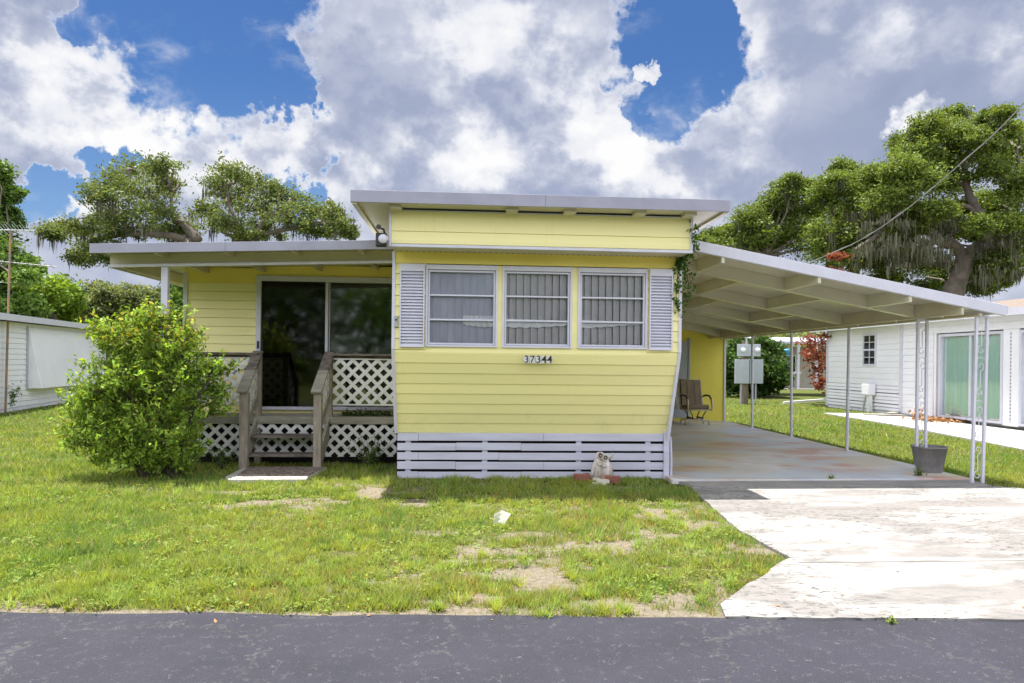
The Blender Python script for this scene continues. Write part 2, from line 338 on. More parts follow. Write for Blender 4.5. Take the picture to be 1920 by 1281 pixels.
# carport slab with worn paint
m, gg, b, out = new_mat('worn_painted_slab'); p = pos(gg); ps = gg.v('MULTIPLY', p, (.6, 1, 1))
c = gg.ramp(gg.noise(ps, .8, 5, .6, .4), [(.3, (.47, .45, .43, 1)), (.5, (.59, .57, .56, 1)), (.7, (.74, .72, .72, 1))])
o1 = gg.step(gg.noise(gg.v('ADD', ps, (7, 3, 0)), 1.1, 5, .6, .5), .48, .62)
c = gg.mix(gg.m('MULTIPLY', o1, .85), c, (.50, .25, .18, 1))
o2 = gg.step(gg.noise(gg.v('ADD', ps, (1, 13, 0)), 1.0, 5, .6, .5), .48, .6)
c = gg.mix(gg.m('MULTIPLY', o2, .75), c, (.48, .55, .64, 1))
o3 = gg.step(gg.noise(gg.v('ADD', ps, (31, 5, 0)), .9, 4, .6), .50, .62)
c = gg.mix(gg.m('MULTIPLY', o3, .7), c, (.55, .48, .32, 1))
o4 = gg.step(gg.noise(gg.v('MULTIPLY', p, (1, 2, 1)), 7., 6, .65, .6), .66, .72)
c = gg.mix(gg.m('MULTIPLY', o4, .6), c, (.85, .82, .78, 1))
gg.put(b.inputs['Base Color'], c); b.inputs['Roughness'].default_value = .42
bp = gg.n('ShaderNodeBump'); bp.inputs['Strength'].default_value = .15; bp.inputs['Distance'].default_value = .01
gg.put(bp.inputs['Height'], gg.noise(p, 30., 5, .6)); gg.put(b.inputs['Normal'], bp.outputs[0]); M['slab'] = m

# ------------------------------------------------------------------ mesh helpers
class MB:
    def __init__(s): s.v = []; s.f = []
    def add(s, vs, fs):
        o = len(s.v); s.v += [tuple(x) for x in vs]; s.f += [tuple(i + o for i in f) for f in fs]; return s
    def box(s, x0, x1, y0, y1, z0, z1):
        return s.add([(x, y, z) for z in (z0, z1) for x, y in ((x0, y0), (x1, y0), (x1, y1), (x0, y1))],
                     [(3, 2, 1, 0), (4, 5, 6, 7), (0, 1, 5, 4), (1, 2, 6, 5), (2, 3, 7, 6), (3, 0, 4, 7)])
    def hexa(s, P8):      # bottom 4 ccw, top 4 ccw
        return s.add(P8, [(3, 2, 1, 0), (4, 5, 6, 7), (0, 1, 5, 4), (1, 2, 6, 5), (2, 3, 7, 6), (3, 0, 4, 7)])
    def quad(s, *p): return s.add(p, [tuple(range(len(p)))])
    def prism(s, poly, z0, z1):
        n = len(poly)
        return s.add([(x, y, z0) for x, y in poly] + [(x, y, z1) for x, y in poly],
                     [tuple(range(n))[::-1], tuple(range(n, 2 * n))] + [(i, (i + 1) % n, n + (i + 1) % n, n + i) for i in range(n)])
    def beam(s, a, b, w, h, up=(0, 0, 1)):
        a = Vector(a); b = Vector(b); t = (b - a).normalized(); u = Vector(up)
        sd = t.cross(u).normalized(); u = sd.cross(t).normalized()
        c = lambda q, i, j: q + sd * (w / 2 * i) + u * (h / 2 * j)
        return s.hexa([c(a, -1, -1), c(a, 1, -1), c(b, 1, -1), c(b, -1, -1), c(a, -1, 1), c(a, 1, 1), c(b, 1, 1), c(b, -1, 1)])
    def tube(s, pts, r, n=8, caps=True):
        pts = [Vector(p) for p in pts]
        rr = r if hasattr(r, '__len__') else [r] * len(pts)
        o = len(s.v); ref = None
        for i, p in enumerate(pts):
            t = (pts[min(i + 1, len(pts) - 1)] - pts[max(i - 1, 0)]).normalized()
            if ref is None:
                ref = t.orthogonal().normalized()
            ref = (ref - t * ref.dot(t)).normalized(); bn = t.cross(ref)
            for k in range(n):
                a = 2 * math.pi * k / n
                s.v.append(tuple(p + (ref * math.cos(a) + bn * math.sin(a)) * rr[i]))
        for i in range(len(pts) - 1):
            for k in range(n):
                s.f.append((o + i * n + k, o + i * n + (k + 1) % n, o + (i + 1) * n + (k + 1) % n, o + (i + 1) * n + k))
        if caps:
            s.f.append(tuple(o + k for k in range(n))[::-1]); e = o + (len(pts) - 1) * n
            s.f.append(tuple(e + k for k in range(n)))
        return s
    def lathe(s, c, prof, n=20, axis='Z'):
        o = len(s.v); c = Vector(c)
        for r, h in prof:
            for k in range(n):
                a = 2 * math.pi * k / n; q = (r * math.cos(a), r * math.sin(a), h)
                if axis == 'Y': q = (q[0], h, q[1])
                s.v.append(tuple(c + Vector(q)))
        for i in range(len(prof) - 1):
            for k in range(n):
                s.f.append((o + i * n + k, o + i * n + (k + 1) % n, o + (i + 1) * n + (k + 1) % n, o + (i + 1) * n + k))
        return s
    def build(s, name, mat, parent=None, bevel=0., smooth=False, **tags):
        me = bpy.data.meshes.new(name); me.from_pydata(s.v, [], s.f); me.update()
        o = bpy.data.objects.new(name, me); SC.collection.objects.link(o)
        me.materials.append(M[mat] if isinstance(mat, str) else mat)
        if smooth: me.polygons.foreach_set('use_smooth', [True] * len(me.polygons))
        if parent: link(o, parent)
        if bevel:
            md = o.modifiers.new('bevel', 'BEVEL'); md.width = bevel; md.segments = 2; md.limit_method = 'ANGLE'
        tag(o, **tags)
        return o
def link(o, parent):
    """parent o to an object that keeps its own place: meshes are written in world coordinates"""
    o.parent = parent
    if parent.parent is None: o.matrix_parent_inverse = Matrix.Translation(-parent.location)
def tag(o, label=None, cat=None, group=None, kind=None):
    if label: o['label'] = label
    if cat: o['category'] = cat
    if group: o['group'] = group
    if kind: o['kind'] = kind
    return o
def empty(name, loc, label, cat, group=None):
    o = bpy.data.objects.new(name, None); SC.collection.objects.link(o); o.location = loc; o.empty_display_size = .2
    return tag(o, label, cat, group)
def fast_mesh(name, V, n, mat, parent=None, col=None, **tags):
    """V: (k*n,3) vertices, consecutive groups of n form one face each"""
    V = np.asarray(V, dtype=np.float32); k = len(V) // n
    me = bpy.data.meshes.new(name); me.vertices.add(len(V)); me.vertices.foreach_set('co', V.ravel())
    me.loops.add(len(V)); me.loops.foreach_set('vertex_index', np.arange(len(V), dtype=np.int32))
    me.polygons.add(k); me.polygons.foreach_set('loop_start', np.arange(0, len(V), n, dtype=np.int32))
    me.update(calc_edges=True)
    if col is not None:
        at_ = me.color_attributes.new('Col', 'FLOAT_COLOR', 'POINT')
        c4 = np.ones((len(V), 4), dtype=np.float32); c4[:, :3] = col
        at_.data.foreach_set('color', c4.ravel())
    me.materials.append(M[mat])
    o = bpy.data.objects.new(name, me); SC.collection.objects.link(o)
    if parent: link(o, parent)
    return tag(o, **tags)

def hash2(ix, iy, s):
    h = np.sin(ix * 127.1 + iy * 311.7 + s * 74.7) * 43758.5453
    return h - np.floor(h)
def vnoise(x, y, s=0):
    ix, iy = np.floor(x), np.floor(y); fx, fy = x - ix, y - iy
    fx = fx * fx * (3 - 2 * fx); fy = fy * fy * (3 - 2 * fy)
    return ((hash2(ix, iy, s) * (1 - fx) + hash2(ix + 1, iy, s) * fx) * (1 - fy)
            + (hash2(ix, iy + 1, s) * (1 - fx) + hash2(ix + 1, iy + 1, s) * fx) * fy)
def fbm(x, y, s=0, o=4):
    r = 0; a = .5; t = 0
    for i in range(o): r = r + a * vnoise(x * 2 ** i, y * 2 ** i, s + i * 5); t += a; a *= .55
    return r / t

def leaf_cards(C, size, up=.6, aspect=.5, fold=False):
    """one small leaf face at every point of C"""
    n = len(C); N = rng.normal(size=(n, 3)); N[:, 2] += up * 1.5
    N /= np.linalg.norm(N, axis=1)[:, None] + 1e-9
    T = rng.normal(size=(n, 3)); T -= N * (T * N).sum(1)[:, None]; T /= np.linalg.norm(T, axis=1)[:, None] + 1e-9
    B = np.cross(N, T); L = (size * rng.uniform(.6, 1.35, n))[:, None]; Wd = L * aspect
    V = np.empty((n, 4, 3)); V[:, 0] = C - T * L / 2; V[:, 1] = C + B * Wd / 2 - T * L * .05; V[:, 2] = C + T * L / 2; V[:, 3] = C - B * Wd / 2 - T * L * .05
    if fold: V[:, 0] += N * L * .12; V[:, 2] += N * L * .12 * 0 - np.array([0, 0, 1]) * L * .15
    return V.reshape(-1, 3)
def leaf_cols(n, var=.35, warm=.15, clump=None):
    a = rng.uniform(1 - var, 1 + var, n); w = rng.uniform(-warm, warm, n)
    c = np.stack([a * (1 + w), a, a * (1 - w)], 1)
    if clump is not None: c *= clump[:, None]
    return np.repeat(c, 4, axis=0)

# ------------------------------------------------------------------ ground, road, driveway
def road_y(x): return 4.205 - .0567 * (x - .296)
DRIVE = [(2.95, 8.79), (2.80, 8.17), (2.70, 7.4), (2.66, 7.0), (2.60, 6.5), (2.57, 6.22), (2.60, 5.9), (2.60, 5.67), (2.62, 5.36), (2.42, 5.15), (2.25, 4.95), (2.0, 4.72), (1.87, 4.56),
         (1.66, 4.32), (1.60, 4.12), (4.0, 3.97), (7.4, 3.78), (7.6, 8.0), (6.9, 8.55), (5.5, 8.7)]
def in_poly(x, y, poly):
    ins = np.zeros(x.shape, bool); n = len(poly)
    for i in range(n):
        x0, y0 = poly[i]; x1, y1 = poly[(i + 1) % n]
        c = ((y0 > y) != (y1 > y)) & (x < (x1 - x0) * (y - y0) / (y1 - y0 + 1e-12) + x0)
        ins ^= c
    return ins
def bare_mask(x, y):
    f = .6 * fbm(x * 1.3, y * 2.3, 3, 5) + .4 * fbm(x * 3.1, y * 5.0, 13, 4)
    v = np.clip((f - .50 + .035 * np.clip(x, -2, 2)) * 4.0, 0, .9) * np.exp(-((y - 5.8) / 2.4) ** 2)
    for px, py, rx, ry, w in [(1150, 1022, 95, 20, .85), (1050, 1052, 45, 12, .7), (1060, 1028, 30, 7, .5), (1200, 995, 55, 14, .7), (1240, 1062, 45, 10, .6), (830, 1000, 80, 8, .65), (580, 955, 45, 12, .8),
                              (760, 1075, 60, 12, .5), (920, 1010, 80, 12, .55), (1150, 1140, 170, 20, .9), (880, 1148, 180, 12, .85), (560, 1150, 160, 8, .6), (130, 1148, 160, 7, .6),
                              (1330, 1075, 60, 25, .5), (700, 1020, 90, 12, .45), (250, 915, 90, 10, .5), (640, 905, 60, 10, .4), (1300, 1120, 50, 20, .35), (1160, 915, 80, 8, .5), (780, 1100, 60, 12, .4)]:
        c = at(px, py, Z=0); ex = at(px + rx, py, Z=0); ey = at(px, py - ry, Z=0)
        a = abs(ex.x - c.x); bb = abs(ey.y - c.y)
        q = ((x - c.x) / a) ** 2 + ((y - c.y) / bb) ** 2
        v = np.maximum(v, w * np.exp(-q * .8))
    v = np.maximum(v, .9 * np.exp(-((y - road_y(x)) / (.07 + .10 * fbm(x * 1.3, x * 0, 9, 2))) ** 2))
    c = at(1060, 1062, Z=0); reg = np.exp(-((x - c.x) / 1.7) ** 2 - ((y - c.y) / 1.05) ** 2) + .75 * np.exp(-((x + 1.6) / 2.2) ** 2 - ((y - 7.9) / 1.2) ** 2) + .5 * np.exp(-((x + 3.2) / 1.5) ** 2 - ((y - 4.6) / .5) ** 2)
    v = v * (.55 + .9 * fbm(x * 3.4, y * 5.5, 17, 4))
    return np.maximum(v, np.clip((fbm(x * 1.8, y * 4.0, 23, 5) - .43) * 4.5, 0, .9) * np.clip(reg * 1.6, 0, 1))
xs = np.concatenate([np.array([-700, -300, -120, -60, -35, -22, -15, -11]), np.arange(-9, 8.01, .07), np.array([9, 11, 14, 18, 25, 40, 70, 150, 350, 700])])
ys = np.concatenate([np.array([-700, -300, -100, -40, -15, -6, -2, 1, 3, 3.6]), np.arange(3.8, 10.5, .07), np.array([11, 12, 13, 15, 18, 22, 28, 36, 50, 80, 150, 350, 900])])
GX, GY = np.meshgrid(xs, ys); fx, fy = GX.ravel(), GY.ravel()
bz = -.012 * fbm(fx * 1.2, fy * 1.2, 1, 3); bv = bare_mask(fx, fy)
nx, ny = len(xs), len(ys); idx = np.arange(nx * ny).reshape(ny, nx)
fc = np.stack([idx[:-1, :-1], idx[:-1, 1:], idx[1:, 1:], idx[1:, :-1]], -1).reshape(-1, 4)
me = bpy.data.meshes.new('ground'); me.from_pydata(list(zip(fx.tolist(), fy.tolist(), bz.tolist())), [], fc.tolist()); me.update()
ba = me.attributes.new('bare', 'FLOAT', 'POINT'); ba.data.foreach_set('value', bv.astype(np.float32))
me.materials.append(M['ground']); go = bpy.data.objects.new('ground', me); SC.collection.objects.link(go)
tag(go, 'sandy ground with worn lawn turf around the yellow mobile home', 'ground', kind='structure')

mb = MB(); X_ = np.concatenate([np.arange(-60, -8, 1.), np.arange(-8, 8, .08), np.arange(8, 60.1, 1.)])
for i in range(len(X_) - 1):
    a, b2 = X_[i], X_[i + 1]
    ja = (vnoise(np.array([a * 3.7]), np.array([0.5]), 4)[0] - .5) * .10; jb = (vnoise(np.array([b2 * 3.7]), np.array([0.5]), 4)[0] - .5) * .10
    mb.quad((a, -2.4 + -.0567 * a, .006), (b2, -2.4 - .0567 * b2, .006), (b2, road_y(b2) + jb, .006), (a, road_y(a) + ja, .006))
mb.build('road', 'road', label='dark grey cracked asphalt road with pale speckles', cat='road', kind='structure')

def rough_poly(poly, amp, step=.12):
    out = []
    for i, (x0, y0) in enumerate(poly):
        x1, y1 = poly[(i + 1) % len(poly)]; n = max(1, int(math.hypot(x1 - x0, y1 - y0) / step))
        for k in range(n):
            t = k / n; out.append((x0 + (x1 - x0) * t + random.uniform(-amp, amp), y0 + (y1 - y0) * t + random.uniform(-amp, amp)))
    return out
mb = MB()
dp = DRIVE[:14] + [(1.62, road_y(1.62) - .03)] + [(7.4, road_y(7.4) - .03)] + DRIVE[17:]
mb.prism(rough_poly(dp[:15], .014)[:-30] + dp[14:], -.05, .022) if False else mb.prism(rough_poly(dp, .012), -.05, .022)
mb.build('driveway', 'drive', label='bleached white concrete driveway with grey weathering', cat='driveway', kind='structure')
# expansion joints cut as dark sealed strips
jb_ = MB(); jb_.box(2.62, 7.5, 5.20, 5.214, .0225, .0245); jb_.build('driveway_joint', basic('joint_filler', (.16, .15, .15, 1), .9), bpy.data.objects['driveway'])
SLAB = [(2.72, 8.80), (6.95, 8.62), (7.02, 18.06), (2.72, 18.06)]
mb = MB().prism([(2.72, 8.82), (5.3, 8.88), (6.93, 8.93), (7.02, 18.06), (2.72, 18.06)], -.05, .055)
so = mb.build('carport_slab', 'slab', bevel=.008, label='grey concrete carport floor with worn orange and blue paint', cat='floor', kind='structure')
mb = MB().prism(rough_poly([(2.95, 8.45), (4.1, 8.56), (6.87, 8.5), (6.93, 8.925), (5.3, 8.875), (2.80, 8.815)], .008), -.04, .032)
mb.build('apron', basic('apron_concrete', (.33, .32, .31, 1), .9, col2=(.22, .21, .20, 1), scale=4, bump=.4, stretch=(.5, 1.5, 1)), label='stained grey concrete strip between driveway and carport floor', cat='concrete strip', kind='structure')
MWALK = basic('walk_concrete', (.55, .54, .52, 1), .9, col2=(.45, .44, .43, 1), scale=3, bump=.3)
mb = MB().prism([(13.82, 21.6), (11.75, 21.75), (11.4, 17), (10.6, 12.3), (9.8, 6), (13.82, 6)], -.03, .03)
mb.build('walkway', MWALK, label='pale concrete walkway along the white neighbouring house', cat='path', kind='structure')
mb = MB().prism([(10.6, 21.4), (11.9, 22.3), (12.0, 21.7), (10.9, 21.0)], 0, .02)

# ------------------------------------------------------------------ grass
def lawn_ok(x, y):
    ok = y > road_y(x) + .0
    ok &= ~((x > -.93) & (x < 2.80) & (y > 9.18))
    ok &= ~((x > -4.1) & (x < -.8) & (y > 10.4))
    ok &= ~((x > -4.55) & (x < 3) & (y > 11.3))
    ok &= ~((x > 2.7) & (x < 6.98) & (y > 8.5) & (y < 18.1))
    ok &= ~in_poly(x + .16 * (fbm(x * 5, y * 5, 91, 3) - .35), y + .10 * (fbm(x * 5, y * 5, 93, 3) - .4), DRIVE)
    ok &= ~((x > 9.8 + (y - 6) * .127) & (y < 21.7))
    ok &= ~(x > 13.8)
    ok &= ~((x > -3.2) & (x < -2.0) & (y > 8.95) & (y < 10.2))
    dl = -13.035 - (y - 20.49) * .1935
    ok &= ~(x < dl)
    return ok
def grass(n, ylo, yhi, xa, xb, hh, ww, powr):
    u = rng.uniform(0, 1, n); k = 1 - powr
    y = (ylo ** k + u * (yhi ** k - ylo ** k)) ** (1 / k)
    x = rng.uniform(-1, 1, n); xc = (xa + xb) / 2; x = y * (xc + x * (xb - xa) / 2)
    ok = lawn_ok(x, y); b = bare_mask(x, y)
    cl = fbm(x * 5, y * 5, 21, 3)
    bb = b + (fbm(x * 7, y * 9, 31, 3) - .5) * 1.2
    ok &= (rng.uniform(0, 1, n) > np.clip((bb - .22) * 1.9, 0, .96)) & (rng.uniform(0, 1, n) < .15 + 1.5 * cl ** 1.6)
    x, y, cl, b = x[ok], y[ok], cl[ok], b[ok]; n = len(x)
    ht = hh * rng.uniform(.45, 1.3, n) * (.35 + 1.5 * cl ** 1.5) * (1 - .5 * np.clip(b, 0, 1)); wd = ww * y / 5. * rng.uniform(.7, 1.4, n); wd = np.maximum(wd, ww)
    a = rng.uniform(0, 2 * np.pi, n); le = rng.uniform(.15, 1.25, n) * ht; la = rng.uniform(0, 2 * np.pi, n)
    V = np.empty((n, 3, 3)); z0 = -.012
    V[:, 0] = np.stack([x - np.cos(a) * wd, y - np.sin(a) * wd, np.full(n, z0)], 1)
    V[:, 1] = np.stack([x + np.cos(a) * wd, y + np.sin(a) * wd, np.full(n, z0)], 1)
    V[:, 2] = np.stack([x + np.cos(la) * le, y + np.sin(la) * le, ht], 1)
    patch = fbm(x * .9, y * .9, 51, 3); tuft = fbm(x * 6, y * 6, 55, 2)
    a1 = rng.uniform(.65, 1.3, n) * (.62 + .45 * patch + .45 * tuft); c = np.stack([a1 * (.90 + .55 * (patch - .45) + .35 * (tuft - .5)), a1, a1 * (1.0 + .6 * (.5 - tuft))], 1)
    thatch = np.clip((fbm(x * 1.1, y * 1.7, 101, 4) - .48) * 3, 0, 1); st = rng.uniform(0, 1, n) < (.10 + .45 * np.clip(b, 0, 1) + .30 * thatch); c[st] = np.array([1.75, 1.2, 3.0]) * rng.uniform(.6, 1.2, (st.sum(), 1))
    rd = (rng.uniform(0, 1, n) < .10 * (fbm(x * 2, y * 2, 61, 2) > .55) * (y < 8) * (x > -1.5)); c[rd] = np.array([1.9, .75, 1.6])
    return V.reshape(-1, 3), np.repeat(c, 3, axis=0)
A = [grass(500000, 4.0, 10.6, -.82, .98, .062, .0036, 1.3), grass(200000, 10.2, 34., -.85, .92, .055, .0040, 1.5)]
fast_mesh('grass', np.concatenate([a[0] for a in A]), 3, 'grass', col=np.concatenate([a[1] for a in A]),
          label='short patchy green lawn grass around the yellow mobile home', cat='grass', kind='stuff')
def tufts(n):
    V = []; Cc = []
    y = 4.15 + rng.uniform(0, 1, n) ** 1.4 * 5.2; x = y * rng.uniform(-.80, .60, n); ok = lawn_ok(x, y) & (bare_mask(x, y) < .75) & (fbm(x * 1.4, y * 1.4, 44, 3) > .42)
    for px, py in zip(x[ok], y[ok]):
        k = random.randint(16, 44); h_ = random.uniform(.045, .115); a = rng.uniform(0, 2 * np.pi, k); le = h_ * rng.uniform(.2, 1.1, k); hh = h_ * rng.uniform(.5, 1., k); w = .0032
        bx = px + rng.normal(size=k) * .018; by = py + rng.normal(size=k) * .018; v = np.empty((k, 3, 3))
        v[:, 0] = np.stack([bx - np.sin(a) * w, by + np.cos(a) * w, np.zeros(k)], 1); v[:, 1] = np.stack([bx + np.sin(a) * w, by - np.cos(a) * w, np.zeros(k)], 1)
        v[:, 2] = np.stack([bx + np.cos(a) * le, by + np.sin(a) * le, hh], 1); V.append(v.reshape(-1, 3))
        t0 = random.uniform(.75, 1.35); hu = random.uniform(-.12, .18); c = rng.uniform(.75, 1.25, k)[:, None] * np.array([t0 * (1 + hu), t0, t0 * (1 - hu)])[None]; Cc.append(np.repeat(c, 3, axis=0))
    return np.concatenate(V), np.concatenate(Cc)
tv, tc = tufts(2600); fast_mesh('grass_tufts', tv, 3, 'grass', col=tc, label='taller loose grass tufts standing out of the front lawn', cat='grass tufts', kind='stuff')
# low broad-leaved weeds between the grass
n = 2600; y = rng.uniform(4.15, 9.4, n); x = y * rng.uniform(-.8, .6, n)
ok = lawn_ok(x, y) & (fbm(x * 1.6, y * 1.6, 71, 3) > .50) & (bare_mask(x, y) < .6 + .3 * rng.uniform(size=n)); x, y = x[ok], y[ok]
C = []
for i in range(len(x)):
    k = random.randint(7, 16); r_ = random.uniform(.025, .07)
    q = rng.normal(size=(k, 3)) * [r_, r_, 0]; q[:, 0] += x[i]; q[:, 1] += y[i]; q[:, 2] = rng.uniform(.012, .045, k); C.append(q)
C = np.concatenate(C)
fast_mesh('weeds', leaf_cards(C, .035, up=1.6, aspect=.42), 4, 'grass', col=leaf_cols(len(C), .3, .12), label='low broad leaved weeds growing through the front lawn', cat='weeds', kind='stuff')

n = 150; y = rng.uniform(4.0, 8.4, n); x = rng.uniform(-3, 7, n); ok = in_poly(x, y, DRIVE) | (y < road_y(x) + .3); x, y = x[ok], y[ok]
x2 = rng.uniform(-5, 2.6, 260); y2 = rng.uniform(4.3, 10, 260); k2 = lawn_ok(x2, y2); n0 = len(x); x = np.concatenate([x, x2[k2]]); y = np.concatenate([y, y2[k2]])
C = np.stack([x, y, np.where(in_poly(x, y, DRIVE), .028, np.where(np.arange(len(x)) < n0, .012, .035))], 1)
fast_mesh('leaf_litter', leaf_cards(C, .028, 3., .55), 4, 'leafdry', col=None, label='scattered small dry leaves on the lawn, driveway and road edge', cat='leaf litter', kind='stuff')
# ------------------------------------------------------------------ siding
def siding(mb, A, B, C, D, out, course=.139, lip=.014, slot=.0065):
    """lapped boards on the wall face A(bottom left) B(bottom right) C(top right) D(top left)"""
    A, B, C, D, out = map(Vector, (A, B, C, D, out)); hgt = (D - A).length; n = max(1, round(hgt / course))
    for i in range(n):
        t0, t1 = i / n, (i + 1) / n
        a = A.lerp(D, t0); b = B.lerp(C, t0); c = B.lerp(C, t1); d_ = A.lerp(D, t1)
        e = .004
        up_ = (D - A).normalized(); gp = up_ * slot
        mb.quad(a + out * lip + gp, b + out * lip + gp, c + out * e, d_ + out * e)
        mb.quad(a - out * .02 + gp, b - out * .02 + gp, b + out * lip + gp, a + out * lip + gp)
        mb.quad(a - out * .02, b - out * .02, b - out * .02 + gp, a - out * .02 + gp)
        mb.quad(a - out * .02, a + out * e, b + out * e, b - out * .02)
        mb.quad(a, a + out * lip, d_ + out * e, d_); mb.quad(b + out * lip, b, c, c + out * e)

XL, XR = -.93, 2.755; YF, YB, YBOX, YR = 8.70, 9.20, 8.30, 8.0
ZK, ZB, ZT = 1.72, .62, 2.97
OUT = (0, -1, 0)
home = empty('mobile_home', (.9, 9.2, 0), 'single storey yellow mobile home with bay front and number 37344', 'mobile home')
# front bay walls
mb = MB(); siding(mb, (XL, YB, ZB), (XR, YB, ZB), (XR, YF, ZK - .03), (XL, YF, ZK - .03), Vector((0, -1.1, -.5)).normalized(), .148)
win = [(798, 932.5, 497.5, 651), (941.5, 1072, 501, 655), (1083, 1213, 505, 658)]
WX = []
for x0, x1, y0, y1 in win: WX.append((at(x0, 600, Y=YF).x, at(x1, 600, Y=YF).x))
ZW0 = at(865, 651, Y=YF).z; ZW1 = at(865, 497.5, Y=YF).z
siding(mb, (XL, YF, ZK), (WX[0][0], YF, ZK), (WX[0][0], YF, ZW1 + .01), (XL, YF, ZW1 + .01), OUT)
siding(mb, (WX[2][1], YF, ZK), (XR, YF, ZK), (XR, YF, ZW1 + .01), (WX[2][1], YF, ZW1 + .01), OUT)
mb.box(XL, XR, YF + .001, YF + .03, ZK - .05, ZK + .02); mb.box(WX[0][0], WX[2][1], YF, YF + .03, ZK + .021, ZW0)
for a, b2 in ((WX[0][1], WX[1][0]), (WX[1][1], WX[2][0])): mb.box(a, b2, YF - .004, YF + .08, ZW0, ZW1)
mb.build('front_wall', 'yellow', home)
MB().box(XL + .024, XR - .024, YF - .014, YF + .03, ZW1 + .012, ZT).build('eave_glow_board', 'yellow_glow', home)  # flat board carrying the painted eave warmth
# side walls of the bay, with the raked lower front
mb = MB()
for x0, x1 in ((XL, XL + .05), (XR - .05, XR)):
    poly = [(YB + .01, ZB), (YF + .012, ZK), (YF + .012, 3.39), (19.5, 3.39), (19.5, ZB)]
    n = 5; mb.add([(x0, y, z) for y, z in poly] + [(x1, y, z) for y, z in poly], [tuple(range(n)), tuple(range(n, 2 * n))[::-1]] + [(i, (i + 1) % n, n + (i + 1) % n, n + i) for i in range(n)])
mb.box(XL + .05, XR - .05, 9.35, 9.45, ZB, 3.39); mb.box(XL + .05, XR - .05, YB + .02, 19.4, ZB - .02, ZB + .02)
mb.box(XL + .05, XR - .05, 19.4, 19.5, ZB + .03, 3.39)
mb.build('side_walls', 'yellow', home)
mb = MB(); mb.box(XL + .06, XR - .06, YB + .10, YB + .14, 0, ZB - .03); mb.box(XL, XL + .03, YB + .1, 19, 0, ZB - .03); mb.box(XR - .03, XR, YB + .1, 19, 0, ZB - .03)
mb.build('crawl_shade_panels', 'crawl_shade', home)  # black panels behind the skirting, shade put into their colour
# overhead box
mb = MB(); zb = 2.985; siding(mb, (XL, YBOX, zb), (XR, YBOX, zb), (XR, YBOX, 3.135), (XL, YBOX, 3.135), OUT, .15)
siding(mb, (XL, YBOX, 3.135), (XR, YBOX, 3.135), (XR, YBOX, 3.38), (XL, YBOX, 3.38), OUT, .245)
mb.box(XL, XR, YBOX + .001, YBOX + .03, zb, 3.38); mb.box(XL, XL + .03, YBOX + .03, YF + .01, zb, 3.38); mb.box(XR - .03, XR, YBOX + .03, YF + .01, zb, 3.38)
mb.build('overhead_box', 'yellow', home)
mb = MB(); mb.box(XL - .02, XL + .012, YBOX - .028, YBOX + .05, 2.95, 3.385); mb.box(XR - .012, XR + .02, YBOX - .028, YBOX + .05, 2.95, 3.385)
mb.box(XL + .012, XR - .012, YBOX - .032, YBOX + .02, 2.948, 2.982); mb.box(XL + .012, XR - .012, YBOX - .02, YBOX + .02, 3.383, 3.395)
mb.build('box_trim', 'white', home, bevel=.003)
mb = MB(); mb.box(XL + .013, XR - .013, YBOX + .022, YF + .02, 2.955, 2.975)
so_ = mb.build('soffit', 'cream', home)
def dotted(name, axis, pitch, duty, ca, cb):
    m, gg, b, out = new_mat(name); sx = gg.n('ShaderNodeSeparateXYZ'); gg.put(sx.inputs[0], pos(gg))
    f = gg.m('LESS_THAN', gg.m('FRACT', gg.m('DIVIDE', sx.outputs[axis], pitch)), duty); gg.put(b.inputs['Base Color'], gg.mix(f, ca, cb)); return m
mb = MB(); mb.box(XL + .05, XR - .05, YF - .09, YF - .05, 2.951, 2.954)
mb.build('soffit_vent', dotted('perforated_soffit', 0, .07, .22, (.55, .51, .38, 1), (.03, .02, .01, 1)), home)
# trims of the bay
for x, dz in ((XL, 0), (XR - .004, .12)):
    mb = MB(); mb.box(x - .018, x + .022, YF - .024, YF + .03, ZK, 2.95); mb.beam((x + .002, YB - .02, ZB - dz), (x + .002, YF - .004, ZK), .04, .05, (0, -1, 0))
    mb.build('corner_trim', 'white', home, bevel=.003)
# flat roof over the bay
mb = MB(); mb.box(-1.345, 3.107, YR, 20., 3.425, 3.535); mb.build('roof', 'roofing', home)
mb = MB(); xs_ = [-1.36, .905, 3.122]
for i in range(2): mb.box(xs_[i] + (.002 if i else 0), xs_[i + 1], YR - .022 - .003 * i, YR - .001, 3.405, 3.545)
mb.box(-1.36, 3.122, YR - .001, YR + .06, 3.537, 3.548)
mb.box(-1.36, -1.347, YR, 20, 3.405, 3.545); mb.box(3.109, 3.122, YR, 20, 3.405, 3.545)
mb.build('roof_fascia', 'fascia', home, bevel=.003)
mb = MB(); mb.box(-1.345, 3.107, YR + .001, YBOX - .035, 3.413, 3.424); mb.box(-1.345, XL - .022, YBOX - .035, 20, 3.413, 3.424); mb.box(XR + .022, 3.107, YBOX - .035, 20, 3.413, 3.424)
for x in (XL + .0, .45, 1.15, 2.0, XR - .14): mb.box(x, x + .14, YR + .08, YBOX - .036, 3.372, 3.4125)
for x0, x1 in ((-1.345, -1.29), (3.05, 3.107)): mb.box(x0, x1, YR + .001, 20, 3.385, 3.4125)
mb.build('eave_underside', 'cream', home)
